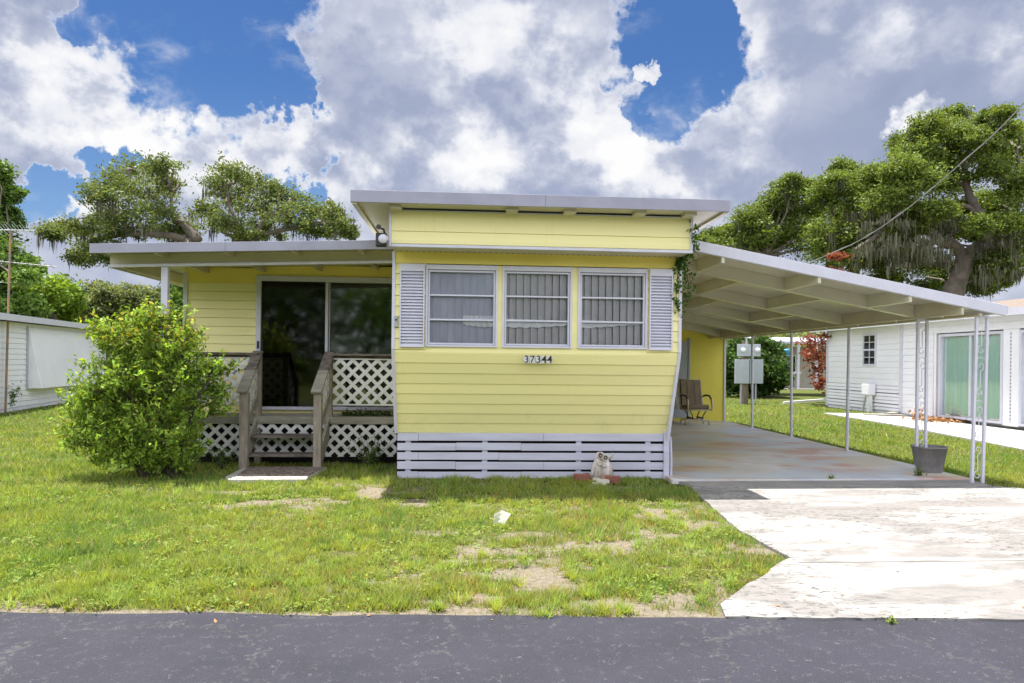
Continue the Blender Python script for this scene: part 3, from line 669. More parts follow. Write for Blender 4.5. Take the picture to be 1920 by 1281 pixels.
# windows
def window(x0, x1, i):
    fr = MB(); z0, z1 = ZW0, ZW1; yo = YF - .028
    w = .026
    fr.box(x0, x0 + w, yo, YF + .08, z0, z1); fr.box(x1 - w, x1, yo, YF + .08, z0, z1)
    fr.box(x0 + w, x1 - w, yo, YF + .08, z1 - w - .035, z1); fr.box(x0 + w, x1 - w, yo, YF + .08, z0, z0 + w)
    o = fr.build('window', 'white', home, bevel=.003)
    s = MB(); a, b_, c, d_ = x0 + w + .004, x1 - w - .004, z0 + w + .004, z1 - w - .042; t = .022
    ym = YF - .006
    s.box(a, a + t, ym, YF + .03, c, d_); s.box(b_ - t, b_, ym, YF + .03, c, d_); s.box(a + t, b_ - t, ym, YF + .03, c, c + t); s.box(a + t, b_ - t, ym, YF + .03, d_ - t, d_)
    for q in (.335, .665): z = c + (d_ - c) * q; s.box(a + t, b_ - t, ym - .004, YF + .03, z - .010, z + .010)
    s.build('sash', 'white', o, bevel=.002)
    p_ = MB(); 
    for k in range(3):
        za = c + t + (d_ - c - 2 * t) * k / 3; zb_ = c + t + (d_ - c - 2 * t) * (k + 1) / 3
        p_.box(a + t, b_ - t, YF + .012, YF + .016, za + .0105 * (k > 0), zb_ - .0105 * (k < 2))
    p_.build('pane', 'glass', o)
    bl = MB(); n_ = 9; L_ = b_ - a
    for k in range(n_ + 1):
        xc = a + L_ * (k + .15) / n_; wd = L_ / n_ * 1.0
        ang = R(14 if i else 4) + random.uniform(-.05, .05)
        dx, dy = wd / 2 * math.cos(ang), wd / 2 * math.sin(ang)
        yb = YF + .052
        pts = []
        for j in range(5):
            tt = -1 + j * .5; pts.append((xc + dx * tt, yb + dy * tt - .006 * (1 - tt * tt)))
        for j in range(4):
            (xa, ya), (xb_, yb_) = pts[j], pts[j + 1]
            bl.quad((xa, ya, c), (xb_, yb_, c), (xb_, yb_, d_), (xa, ya, d_))
    bl.build('blind', 'blind' if i else 'curtain', o, smooth=True)
    # white strip modelled in place of the reflection band across the panes
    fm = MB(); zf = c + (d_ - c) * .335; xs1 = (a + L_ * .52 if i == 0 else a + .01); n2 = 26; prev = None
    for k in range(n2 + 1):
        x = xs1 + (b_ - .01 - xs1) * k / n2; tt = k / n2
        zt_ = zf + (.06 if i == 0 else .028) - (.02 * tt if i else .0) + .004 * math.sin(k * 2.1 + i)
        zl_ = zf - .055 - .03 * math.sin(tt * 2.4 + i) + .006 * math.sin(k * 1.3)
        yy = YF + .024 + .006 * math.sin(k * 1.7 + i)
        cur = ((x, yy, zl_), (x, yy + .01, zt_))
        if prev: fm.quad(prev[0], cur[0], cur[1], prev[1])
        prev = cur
    fm.build('reflection_strip', 'reflection_strip', o, smooth=True)
    return o
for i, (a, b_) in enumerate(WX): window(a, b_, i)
mb = MB(); mb.box(WX[0][0] - .005, WX[2][1] + .005, YF + .2, YF + .22, ZW0 - .04, ZW1 + .04); mb.build('window_backing', 'dark', home)
# shutters
def shutter(px0, px1, py0, py1):
    a = at(px0, 600, Y=YF).x; b_ = at(px1, 600, Y=YF).x; z0 = at((px0 + px1) / 2, py1, Y=YF).z; z1 = at((px0 + px1) / 2, py0, Y=YF).z
    s = MB(); y0 = YF - .058; t = .016
    s.box(a, a + t, y0, YF - .016, z0, z1); s.box(b_ - t, b_, y0, YF - .016, z0, z1)
    s.box(a + t, b_ - t, y0, YF - .016, z0, z0 + .02); s.box(a + t, b_ - t, y0, YF - .016, z1 - .09, z1)
    z = z0 + .02; n_ = 24; h = (z1 - .09 - z) / n_
    for k in range(n_):
        za = z + k * h
        s.add([(a + t, y0 + .002, za), (b_ - t, y0 + .002, za), (b_ - t, YF - .020, za + h), (a + t, YF - .020, za + h)], [(0, 1, 2, 3)])
        s.add([(a + t, YF - .020, za), (b_ - t, YF - .020, za), (b_ - t, y0 + .002, za), (a + t, y0 + .002, za)], [(0, 1, 2, 3)])
    s.build('shutter', 'white', home)
shutter(750, 796, 496, 651); shutter(1216, 1259, 506, 657)
M_plate = basic('plate_cream', (.66, .66, .70, 1), .5)
# house number: five black figures on pale plates
zc = at(1008, 674.5, Y=YF + .03).z
for k, ch in enumerate('37344'):
    xc = at([986.5, 997.5, 1009, 1019.5, 1030][k], 674, Y=YF).x; yp = YF - .045
    pl = MB().box(xc - .031, xc + .031, yp, yp + .012, zc - .046, zc + .046).build('number_plate', M_plate, home, bevel=.002)
    cu = bpy.data.curves.new('digit', 'FONT'); cu.body = ch; cu.size = .130; cu.align_x = 'CENTER'; cu.align_y = 'CENTER'; cu.extrude = .002; cu.offset = .0022 if k >= 3 else .0002
    tmp = bpy.data.objects.new('digit_curve', cu); SC.collection.objects.link(tmp)
    bpy.context.view_layer.update()
    me = bpy.data.meshes.new_from_object(tmp.evaluated_get(bpy.context.evaluated_depsgraph_get())); bpy.data.objects.remove(tmp)
    me.transform(Matrix.Translation((xc, yp - .003, zc)) @ Matrix.Rotation(R(90), 4, 'X')); me.materials.clear(); me.materials.append(M['black'])
    dg = bpy.data.objects.new('digit', me); SC.collection.objects.link(dg); link(dg, pl)
# outlet cover left of the shutter, small hook on the skirting
x = at(743, 603, Y=YF).x; z = at(743, 603, Y=YF).z
mb = MB().box(x - .02, x + .02, YF - .04, YF - .01, z - .07, z + .07); ob = mb.build('outlet_cover', 'meter', home, bevel=.006)
MB().lathe((x, YF - .055, z + .02), [(0, 0), (.012, 0), (.012, .02)], 10, 'Y').build('screw', 'black', ob)
# skirting boards
levels = [(812.5, 827), (831, 844.5), (849, 862.6), (866, 880), (884, 898)]
for i, (t0, t1) in enumerate(levels):
    za = at(1000, t1, Y=YB).z; zb_ = at(1000, t0, Y=YB).z; segs = [XL + .02, XL + .30 + .5 * (i % 2), 1.05 - .3 * (i % 3), XR - .02]
    for k in range(3):
        j = random.uniform(-.004, .004); MB().box(segs[k], segs[k + 1] - .003, YB - .02 + j * .5, YB - .001 + j * .5, max(za, .01) + j, zb_ + j).build('skirting_board', 'skirt', home, bevel=.003)
for px in (765, 909, 1085, 1215): x = at(px, 850, Y=YB).x; MB().box(x - .035, x + .035, YB + .003, YB + .035, 0, .60).build('skirting_batten', 'skirt', home)
x = at(1247, 850, Y=YB).x
mb = MB(); mb.box(x - .03, x + .045, YB - .05, YB - .0205, 0, .66); mb.tube([(x + .08, YB - .02, .02), (x + .08, YB - .02, .30), (x + .07, YB + .0, .58)], .018, 8)
mb.build('skirting_post', 'skirt', home, bevel=.003)
hk = at(1146, 842, Y=YB - .03)
MB().tube([hk + Vector((.02 * math.cos(a), -.012, .02 * math.sin(a))) for a in [R(q) for q in range(40, 321, 35)]], .005, 6).build('hook', 'white', home)
# flood light in the corner
f0 = at(716, 446, Y=8.22)
mb = MB(); mb.box(f0.x - .075, f0.x + .055, 8.22, 8.30, f0.z - .10, f0.z + .06); fl = mb.build('floodlight', 'black', home, bevel=.01)
MB().lathe((f0.x + .02, 8.20, f0.z - .02), [(0, -.05), (.045, -.05), (.055, -.03), (.05, .0), (.02, .03)], 20, 'Y').build('lamp', 'white', fl, smooth=True)
mb = MB().tube([(f0.x + .03, 8.25, f0.z + .06), (f0.x + .02, 8.22, f0.z + .10), (f0.x - .03, 8.18, f0.z + .115)], .014, 8); mb.lathe((f0.x - .03, 8.19, f0.z + .115), [(0, -.05), (.03, -.05), (.02, .01), (0, .02)], 12, 'Y'); mb.build('lamp_arm', 'black', fl)

# ---- left wing with porch roof
YW = 11.3; WL = -4.53
dL, dR = at(481, 640, Y=YW).x, -.96
zd0, zd1 = .765, 2.93
mb = MB()
siding(mb, (WL, YW, .55), (dL, YW, .55), (dL, YW, 2.80), (WL, YW, 2.80), OUT, .139)
m2 = MB(); m2.box(WL, dL, YW - .012, YW + .03, 2.802, 3.045); m2.box(dL, XL, YW - .012, YW + .03, zd1 + .002, 3.11); m2.build('eave_glow_board', 'yellow_glow', home)  # same painted eave warmth along the top of the wing wall
mb.box(WL, XL, YW + .002, YW + .05, .0, zd0); mb.box(WL, WL + .05, YW + .05, 18, 0, 2.98); mb.box(WL, XL, 17.95, 18.02, 0, 2.98)
mb.build('wing_wall', 'yellow', home)
mb = MB(); mb.box(WL - .02, WL + .045, YW - .025, YW + .03, .5, 2.96); mb.build('wing_corner_trim', 'white', home, bevel=.004)
# wing roof: thin slab falling to the left
zt = lambda x: 3.083 + (x + 4.99) * .0357
def slab(mb, x0, x1, y0, y1, o0, o1):
    mb.hexa([(x0, y0, zt(x0) + o0), (x1, y0, zt(x1) + o0), (x1, y1, zt(x1) + o0), (x0, y1, zt(x0) + o0), (x0, y0, zt(x0) + o1), (x1, y0, zt(x1) + o1), (x1, y1, zt(x1) + o1), (x0, y1, zt(x0) + o1)])
mb = MB(); slab(mb, -4.99, XL - .001, 9.42, 18.3, -.06, -.012); mb.build('wing_roof', 'roofing', home)
mb = MB(); 
for a, b_ in ((-5.005, -3.25), (-3.247, XL - .03)): slab(mb, a, b_, 9.395 - .002 * (a > -4), 9.418, -.125, 0)
slab(mb, -5.005, -4.992, 9.42, 18.3, -.09, 0); mb.build('wing_fascia', 'fascia', home, bevel=.003)
mb = MB(); slab(mb, -4.99, XL - .002, 9.42, 11.32, -.075, -.062); slab(mb, -4.94, XL - .03, 9.80, 9.86, -.235, -.078); slab(mb, -4.94, -4.88, 9.862, 18.2, -.235, -.078)
for x in (-4.2, -3.3, -2.4, -1.5): slab(mb, x, x + .05, 9.45, 9.79, -.14, -.078); slab(mb, x, x + .05, 9.87, 11.28, -.16, -.078)
mb.build('porch_beam', 'cream', home)
mb = MB(); slab(mb, -4.95, XL - .03, 9.765, 9.798, -.262, -.225); slab(mb, -4.965, -4.942, 9.80, 18.2, -.262, -.225); mb.build('beam_trim', 'white', home)
x = at(310, 560, Y=9.83).x
mb = MB(); mb.box(x - .045, x + .045, 9.79, 9.87, 0, zt(x) - .24); mb.build('porch_post', 'white', home, bevel=.005)
# sliding door
mb = MB(); t = .075; xm = at(613.5, 640, Y=YW).x
mb.box(dL, dL + t, YW - .05, YW + .08, zd0, zd1); mb.box(dR - .02, dR + .02, YW - .05, YW + .08, zd0, zd1); mb.box(dL + t, dR - .02, YW - .05, YW + .08, zd1 - .085, zd1)
mb.box(dL + t, dR - .02, YW - .06, YW + .08, zd0, zd0 + .05)
door = mb.build('sliding_door', 'white', home, bevel=.004)
mb = MB(); mb.box(xm - .03, xm + .012, YW - .03, YW + .01, zd0 + .051, zd1 - .087); mb.box(xm + .02, xm + .035, YW + .012, YW + .05, zd0 + .051, zd1 - .087); mb.build('door_stile', 'white', door, bevel=.003)
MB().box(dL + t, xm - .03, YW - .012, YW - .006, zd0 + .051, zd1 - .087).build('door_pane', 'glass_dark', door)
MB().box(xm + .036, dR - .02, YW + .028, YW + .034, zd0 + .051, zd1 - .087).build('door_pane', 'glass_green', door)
hz = at(490, 647, Y=YW).z; mb = MB(); mb.box(dL + t - .045, dL + t - .02, YW - .085, YW - .051, hz - .06, hz + .06); mb.box(dL + t + .01, dL + t + .035, YW - .05, YW - .013, hz - .07, hz + .09); mb.build('handle', 'black', door, bevel=.005)
# dim room behind the door
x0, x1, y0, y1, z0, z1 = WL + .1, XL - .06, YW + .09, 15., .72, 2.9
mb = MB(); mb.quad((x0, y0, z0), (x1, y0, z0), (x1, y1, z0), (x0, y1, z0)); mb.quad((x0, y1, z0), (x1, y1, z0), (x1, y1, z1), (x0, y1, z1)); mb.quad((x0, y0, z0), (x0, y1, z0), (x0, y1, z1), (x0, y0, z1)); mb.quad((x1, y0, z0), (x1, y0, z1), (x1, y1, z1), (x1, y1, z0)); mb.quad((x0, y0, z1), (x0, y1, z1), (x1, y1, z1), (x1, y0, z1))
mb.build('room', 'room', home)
# back extension with deep yellow wall and door, seen under the carport
yA = 18.07; xA0, xA1 = 2.78, 6.98
mb = MB(); mb.hexa([(xA0, yA, .0), (xA1, yA, .0), (xA1, 21, 0), (xA0, 21, 0), (xA0, yA, 3.12), (xA1, yA, 2.33), (xA1, 21, 2.33), (xA0, 21, 3.12)])
mb.build('extension_wall', 'yellow_deep', home)
a = at(1258, 700, Y=yA).x; b_ = at(1289, 700, Y=yA).x
mb = MB(); mb.box(a, b_, yA - .03, yA - .002, .14, 2.2); mb.box(b_ + .005, b_ + .06, yA - .05, yA - .002, .1, 2.28); od = mb.build('back_door', 'meter', home, bevel=.004)
MB().box(xA1 - .03, xA1 + .02, yA - .03, yA - .004, .06, 2.28).build('extension_trim', 'white', home)

# ------------------------------------------------------------------ porch with steps
YD = 10.45; ZD = .715
porch = empty('porch', (-2.6, 10.4, 0), 'raised wooden porch with white lattice rails and three steps', 'porch')
def clip_strip(cx, cz, dx, dz, w, x0, x1, z0, z1):
    """polygon of a diagonal strip clipped to the rectangle"""
    nx_, nz_ = -dz, dx; L = 20
    poly = [(cx - dx * L + nx_ * w / 2, cz - dz * L + nz_ * w / 2), (cx + dx * L + nx_ * w / 2, cz + dz * L + nz_ * w / 2),
            (cx + dx * L - nx_ * w / 2, cz + dz * L - nz_ * w / 2), (cx - dx * L - nx_ * w / 2, cz - dz * L - nz_ * w / 2)]
    def cl(P, f, val, axis, sign):
        o = []
        for i in range(len(P)):
            a, b = P[i], P[(i + 1) % len(P)]; ia = sign * (a[axis] - val) >= 0; ib = sign * (b[axis] - val) >= 0
            if ia: o.append(a)
            if ia != ib:
                t = (val - a[axis]) / (b[axis] - a[axis]); o.append((a[0] + (b[0] - a[0]) * t, a[1] + (b[1] - a[1]) * t))
        return o
    for val, ax, sg in ((x0, 0, 1), (x1, 0, -1), (z0, 1, 1), (z1, 1, -1)):
        if len(poly) > 2: poly = cl(poly, None, val, ax, sg)
    return poly
def lattice(name, x0, x1, z0, z1, fn, parent, pitch=.131, w=.052, frame=.0):
    """fn maps (u, v, depth) to world; two crossed layers of strips"""
    mb = MB(); s = 1 / math.sqrt(2)
    for layer, (dx, dz) in enumerate(((s, s), (s, -s))):
        n = int((x1 - x0 + z1 - z0) / pitch * 1.0) + 3
        for k in range(-n, n + 1):
            cx = x0 + k * pitch / s + (.03 if layer else 0); cz = z0
            P = clip_strip(cx, cz, dx, dz, w, x0, x1, z0, z1)
            if len(P) > 2:
                da, db = .007 * layer, .007 * layer + .006
                m_ = len(P); A = [fn(u, v, da) for u, v in P] + [fn(u, v, db) for u, v in P]
                mb.add(A, [tuple(range(m_)), tuple(range(m_, 2 * m_))[::-1]] + [(i, (i + 1) % m_, m_ + (i + 1) % m_, m_ + i) for i in range(m_)])
    if frame:
        for (u0, u1, v0, v1) in ((x0, x1, z1, z1 + frame), (x0, x1, z0 - frame, z0)):
            mb.hexa([fn(u0, v0, -.004), fn(u1, v0, -.004), fn(u1, v0, .018), fn(u0, v0, .018), fn(u0, v1, -.004), fn(u1, v1, -.004), fn(u1, v1, .018), fn(u0, v1, .018)])
    return mb.build(name, 'lattice', parent)
xP0 = -4.12; xP1 = XL - .04
xs0 = at(488, 668, Y=YD).x; xs1 = at(612, 668, Y=YD).x    # stair opening
mb = MB(); k = 0; yy = YD + .02
while yy < 11.24: mb.box(xP0, xP1, yy, min(yy + .13, 11.24), ZD - .03, ZD - .002 * (k % 2)); yy += .136; k += 1
mb.build('deck_floor', 'wood_grey', porch, bevel=.004)
mb = MB(); mb.box(xP0, xP1, YD - .03, YD + .015, ZD - .10, ZD + .01); mb.box(xP0, xP0 + .04, YD + .02, 11.24, ZD - .12, ZD - .035); mb.build('rim_board', 'wood_grey', porch, bevel=.004)
lattice('skirt_lattice', xP0, xP1, .12, ZD - .105, lambda u, v, d_: (u, YD + d_, v), porch)
lattice('skirt_lattice', YD + .02, 11.2, .12, ZD - .125, lambda u, v, d_: (xP0 + d_, u, v), porch)
mb = MB(); mb.box(xP0 + .05, xP1 - .05, YD + .25, YD + .27, 0, ZD - .13); mb.build('under_deck_shade_panel', 'crawl_shade', porch)  # added near-black sheet for the shade beneath the deck
za, zb_ = at(680, 758, Y=YD).z, at(680, 675, Y=YD).z
lattice('rail_lattice', xs1 + .10, xP1, za, zb_, lambda u, v, d_: (u, YD + d_, v), porch, frame=.02)
lattice('rail_lattice', xP0, xs0 - .08, za, zb_, lambda u, v, d_: (u, YD + d_, v), porch, frame=.02)
lattice('rail_lattice', YD + .06, 11.2, za, zb_, lambda u, v, d_: (xP0 + d_, u, v), porch, frame=.02)
zr = at(680, 666, Y=YD).z
for a, b_ in ((xP0 - .05, xs0 - .02), (xs1 + .02, xP1)):
    mb = MB(); mb.box(a, b_, YD - .07, YD + .07, zr - .015, zr + .018); mb.box(a, b_, YD + .015, YD + .05, zb_ + .02, zr - .016); mb.build('top_rail', 'wood_dark', porch, bevel=.004)
mb = MB(); mb.box(xP0 - .04, xP0 + .05, YD + .072, 11.2, zr - .015, zr + .018); mb.build('top_rail', 'wood_dark', porch, bevel=.004)
for x in (xP0, xs0 - .08, xs1, xP1 - .09, ):
    MB().box(x, x + .085, YD + .02, YD + .10, 0 if x in (xP0,) else ZD - .1, zr - .016).build('rail_post', 'wood', porch, bevel=.004)
MB().box(xs0 - .08, xs0 + .005, YD + .02, YD + .10, 0, ZD - .12).build('rail_post', 'wood', porch)
# steps
YN = 9.82
nl0, nl1 = at(448, 800, Y=YN).x, at(464, 800, Y=YN).x
nr0, nr1 = at(587, 800, Y=YN).x, at(602, 800, Y=YN).x
ZN = at(456, 738, Y=YN).z
for x0, x1 in ((nl0, nl1), (nr0, nr1)):
    MB().box(x0, x1, YN, YN + .10, 0, ZN + .01).build('newel_post', 'wood', porch, bevel=.005)
for (x0, x1, sx) in ((nl0, nl1, 1), (nr0, nr1, -1)):
    xc = (x0 + x1) / 2 ; xt = (xs0 - .04) if sx > 0 else (xs1 + .045)
    # sloping cap in two lengths
    p0 = Vector((xc - .01, YN - .05, ZN + .02)); p1 = Vector((xt, YD + .04, zr + .035)); pm = p0.lerp(p1, .52)
    MB().beam(p0, pm, .15, .035).build('handrail', 'wood_grey', porch, bevel=.004)
    MB().beam(pm + Vector((0, 0, .004)), p1, .15, .035).build('handrail', 'wood_dark', porch, bevel=.004)
    q0 = Vector((xc, YN + .05, ZN - .56)); q1 = Vector((xt, YD + .02, zr - .60))
    MB().beam(q0, q1, .035, .10).build('lower_rail', 'wood_grey', porch, bevel=.003)
    MB().beam(p0 + Vector((0, .12, -.06)), p1 - Vector((0, 0, .08)), .035, .07).build('upper_rail', 'wood_grey', porch, bevel=.003)
    L = (YD - YN - .12)
    def fn(u, v, d_, xc=xc, xt=xt):
        t_ = (u + .10) / (L + .14); return (xc + (xt - xc) * t_ + d_ - .005, YN + .10 + u, v + (zr - ZN) * t_)
    lattice('side_lattice', 0, L, ZN - .50, ZN - .07, fn, porch, pitch=.12, w=.05)
    st = MB(); st.hexa([(xc - .02 * sx - .02, YN + .10, .02), (xc - .02 * sx + .02, YN + .10, .02), (xt + .02, YD - .032, ZD - .32), (xt - .02, YD - .032, ZD - .32), (xc - .02 * sx - .02, YN + .10, .30), (xc - .02 * sx + .02, YN + .10, .30), (xt + .02, YD - .032, ZD - .01), (xt - .02, YD - .032, ZD - .01)])
    st.build('stringer', 'wood_grey', porch)
for (y0, y1, z) in ((YN + .02, YN + .32, .235), (YN + .27, YD - .04, .475)):
    mb = MB(); tt = (y0 - YN) / (YD - YN); a = nl1 + (xs0 - nl1) * tt * .7 - .02; b_ = nr0 + (xs1 - nr0) * tt * .7 + .01
    mb.box(a, b_, y0, (y0 + y1) / 2 - .006, z - .038, z); mb.box(a, b_, (y0 + y1) / 2 + .006, y1, z - .04, z - .002)
    mb.build('tread', 'wood_dark', porch, bevel=.004)
# pad and mat in front of the steps
p0, p1 = at(428, 906, Z=0), at(572, 906, Z=0)
mb = MB().prism([(p0.x, 8.90), (p1.x, 8.93), (-2.06, 9.12), (-1.98, 9.95), (-3.14, 9.95), (-3.12, 9.12)], -.02, .045)
mb.build('concrete_pad', 'concrete', bevel=.01, label='pale concrete pad on the grass below the porch steps', cat='concrete pad')
mb = MB().prism([(-2.98, 9.16), (-2.06, 9.18), (-2.0, 9.88), (-3.05, 9.86)], .0465, .062)
for k in range(46):
    x = random.uniform(-3.0, -2.1); y = random.uniform(9.2, 9.84); s_ = random.uniform(.012, .03); mb.box(x, x + s_ * 1.6, y, y + s_, .0625, .068)
mb.build('doormat', basic('mat', (.10, .075, .065, 1), .95, col2=(.27, .22, .19, 1), scale=16, amt=.2, bump=.8), bevel=.003, label='dark brown weathered doormat on the concrete pad', cat='doormat')

# ------------------------------------------------------------------ carport
cp = empty('carport', (4.9, 12, 0), 'open carport with sloping white metal roof beside the yellow home', 'carport')
zc_ = lambda X: 3.173 - .1817 * (X - 2.89)
YC = 8.6; C0, C1 = 2.80, 7.14
def cslab(mb, x0, x1, y0, y1, o0, o1):
    mb.hexa([(x0, y0, zc_(x0) + o0), (x1, y0, zc_(x1) + o0), (x1, y1, zc_(x1) + o0), (x0, y1, zc_(x0) + o0), (x0, y0, zc_(x0) + o1), (x1, y0, zc_(x1) + o1), (x1, y1, zc_(x1) + o1), (x0, y1, zc_(x0) + o1)])
mb = MB(); cslab(mb, C0, C1, YC + .02, 18.3, -.04, -.02); mb.build('roof_panel', 'ceil', cp)
mb = MB(); cslab(mb, C0 + .05, C1, YC, YC + .018, -.135, .004); cslab(mb, C1 + .001, C1 + .02, YC, 18.3, -.10, .004); cslab(mb, C0 + .05, C1, YC + .018, YC + .07, -.135, -.128); cslab(mb, C0, C1, YC + .02, 18.3, -.018, 0.)
mb.build('roof_fascia', 'white', cp, bevel=.003)
TB = [9.57, 11.5, 13.45, 15.3, 17.2]
for y in TB:
    mb = MB(); cslab(mb, C0, 6.52, y, y + .05, -.215, -.042); cslab(mb, C0, 6.52, y + .05, y + .09, -.215, -.205); mb.build('cross_beam', 'ceil', cp)
for xx, ya_, yb2 in (((3.27, 4.56, 5.80), YC + .02, TB[0]), ((3.93, 5.17), TB[0] + .092, TB[1]), ((4.4, 5.7), TB[1] + .092, TB[2])):
    for x in xx: mb = MB(); cslab(mb, x, x + .04, ya_, yb2 - .002, -.213, -.042); mb.build('blocking', 'ceil', cp)
mb = MB(); cslab(mb, 6.525, 6.56, YC + .02, 18.2, -.235, -.042); cslab(mb, 6.80, 6.84, YC + .05, 18.0, -.20, -.16); 
for y in np.arange(9, 18, 1.05): mb.beam((6.56, y, zc_(6.56) - .2), (6.80, y + .35, zc_(6.8) - .18), .02, .02)
mb.build('edge_beam', 'cream', cp)
zp = zc_(6.84) - .19
for (px, py) in ((1583, 845), (1487, 820), (1413, 803)):
    p = at(px, py, Z=.055); x_ = 6.86
    mb = MB(); mb.tube([(p.x * .3 + x_ * .7, p.y, .05), (x_, p.y, zp)], .028, 10); mb.box(x_ - .05, x_ + .05, p.y - .05, p.y + .05, .055, .062); mb.build('post', 'white', cp, smooth=False)
def scroll(c, r, turns, a0, flip=1, n=22, shrink=.2):
    return [(c[0] + flip * r * (1 - (1 - shrink) * k / n) * math.cos(a0 + turns * 2 * math.pi * k / n), c[1] + r * (1 - (1 - shrink) * k / n) * math.sin(a0 + turns * 2 * math.pi * k / n)) for k in range(n + 1)]
def ornate(xa, xb, y, lean=0., z0=.05, ytop=None):
    mb = MB(); zt_ = zp; fnx = lambda z, x: x + lean * (z / zt_)
    for x in (xa, xb): mb.beam((x, y, z0), (fnx(zt_, x), y, zt_), .034, .034, (0, 1, 0))
    mb.beam((fnx(zt_, xa), y, zt_ - .01), (fnx(zt_, xb), y, zt_ - .01), .02, .03)
    o = mb.build('ornate_post', 'white', cp)
    w = xb - xa; xc = (xa + xb) / 2; s = MB()
    def S(zm, hgt):
        pts = []
        up = scroll((0, 0), w * .40, .95, -math.pi / 2, 1); 
        top = [(px_, pz_ + hgt / 2 - w * .4) for px_, pz_ in up[::-1]]
        bot = [(-px_, -pz_) for px_, pz_ in top[::-1]]
        for L_ in (top + bot,):
            s.tube([(fnx(zm, xc) + a, y, zm + b) for a, b in L_], .0065, 6)
        arc = [(-w * .42 + w * .84 * k / 8, hgt / 2 + .02 + .045 * math.sin(math.pi * k / 8)) for k in range(9)]
        s.tube([(fnx(zm, xc) + a, y, zm + b) for a, b in arc], .006, 6)
    for zm in (1.98, 1.42, .84, .30): S(zm, .46)
    s.build('scrollwork', 'white', o, smooth=True)
pA = at(1720, 700, Y=9.55); pB = at(1737, 700, Y=9.55); ornate(pA.x, pB.x, 9.55)
pA = at(1822, 900, Y=8.72); pB = at(1842, 900, Y=8.72); ornate(pA.x, pB.x, 8.72, .045, z0=.0)

# bucket around the second post
bc = Vector(((at(1720, 700, Y=9.55).x + at(1737, 700, Y=9.55).x) / 2 + .09, 9.50, .055))
pf = [(0, 0), (.165, 0), (.172, .01), (.228, .35), (.240, .352), (.240, .372), (.222, .372), (.205, .30)]
bk = empty('bucket', bc, 'grey plastic bucket standing round the foot of the scrolled carport post', 'bucket')
MB().lathe(bc, pf, 32).build('shell', 'bucket', bk, smooth=True)
MB().lathe(bc, [(0, .30), (.12, .305), (.207, .30)], 24).build('soil', 'soil', bk)
C = rng.normal(size=(90, 3)) * [.10, .10, .012] + np.array(bc + Vector((0, 0, .32)))
fast_mesh('dead_leaves', leaf_cards(C, .04, .8), 4, 'leafdry', bk)

# glider chairs on the carport floor
def lounge(x, y, rz, lab, s=1.0):
    t = empty('glider_chair', (x, y, .055), lab, 'chair', 'brown glider chairs'); o = lambda b: b
    c, sn = math.cos(rz), math.sin(rz)
    def T(p): return (x + (p[0] * c - p[1] * sn) * s, y + (p[0] * sn + p[1] * c) * s, .055 + p[2] * s)
    def bld(mb, nm, mt, bev=0., sm=False, par=t):
        mb.v = [T(p) for p in mb.v]; return mb.build(nm, mt, par, bevel=bev, smooth=sm)
    m = MB(); m.hexa([(-.27, -.30, .40), (.27, -.30, .40), (.27, .25, .36), (-.27, .25, .36), (-.27, -.30, .52), (.27, -.30, .52), (.27, .25, .47), (-.27, .25, .47)]); bld(m, 'seat_cushion', 'cushion', .04)
    m = MB(); m.hexa([(-.27, .17, .45), (.27, .17, .45), (.27, .28, .43), (-.27, .28, .43), (-.25, .38, 1.12), (.25, .38, 1.12), (.25, .48, 1.10), (-.25, .48, 1.10)])
    for k in (-1, 1): m.tube([(k * .1, .165, .5), (k * .1, .37, 1.10)], .006, 5)
    bld(m, 'back_cushion', 'cushion', .04)
    for sx in (-1, 1):
        m = MB(); m.tube([(sx * .30, .46, 1.12), (sx * .30, .30, .62), (sx * .30, .20, .38), (sx * .30, -.32, .38), (sx * .31, -.36, .44), (sx * .31, -.33, .62), (sx * .31, -.24, .68)], .024, 8); fr = bld(m, 'side_frame', 'chair_metal', sm=True)
        m = MB(); m.tube([(sx * .30, .24, .70), (sx * .31, .05, .74), (sx * .31, -.18, .73), (sx * .31, -.30, .64), (sx * .31, -.34, .52)], .024, 8); bld(m, 'armrest', 'chair_dark', sm=True)
    for a_, b2_ in ((.46, 1.12), (-.32, .38)): m = MB(); m.tube([(-.30, a_, b2_), (.30, a_, b2_)], .017, 8); bld(m, 'cross_bar', 'chair_metal', sm=True)
    for sx in (-1, 1):
        m = MB(); m.tube([(sx * .22, -.22, .37), (sx * .14, -.20, .24), (sx * .12, -.18, .12)], .014, 6); m.tube([(sx * .22, .18, .37), (sx * .14, .16, .24), (sx * .12, .14, .12)], .014, 6); m.beam((sx * .13, -.22, .17), (sx * .13, .2, .17), .03, .04); bld(m, 'swing_bracket', 'chair_dark', sm=False)
    for yy in (-.2, .17):
        m = MB(); m.tube([(-.30, yy, 0), (-.30, yy, .10), (-.27, yy, .115), (.27, yy, .115), (.30, yy, .10), (.30, yy, 0)], .024, 8); bld(m, 'base', 'chair_metal', sm=True)
p = at(1300, 788, Z=.055)
lounge(at(1303, 760, Y=17.0).x, 17.0, R(2), 'brown cushioned glider chair standing in front of the deep yellow wall', 1.0)
lounge(at(1238, 760, Y=17.45).x, 17.55, R(10), 'brown chair mostly hidden behind the front wall corner and the other chair')

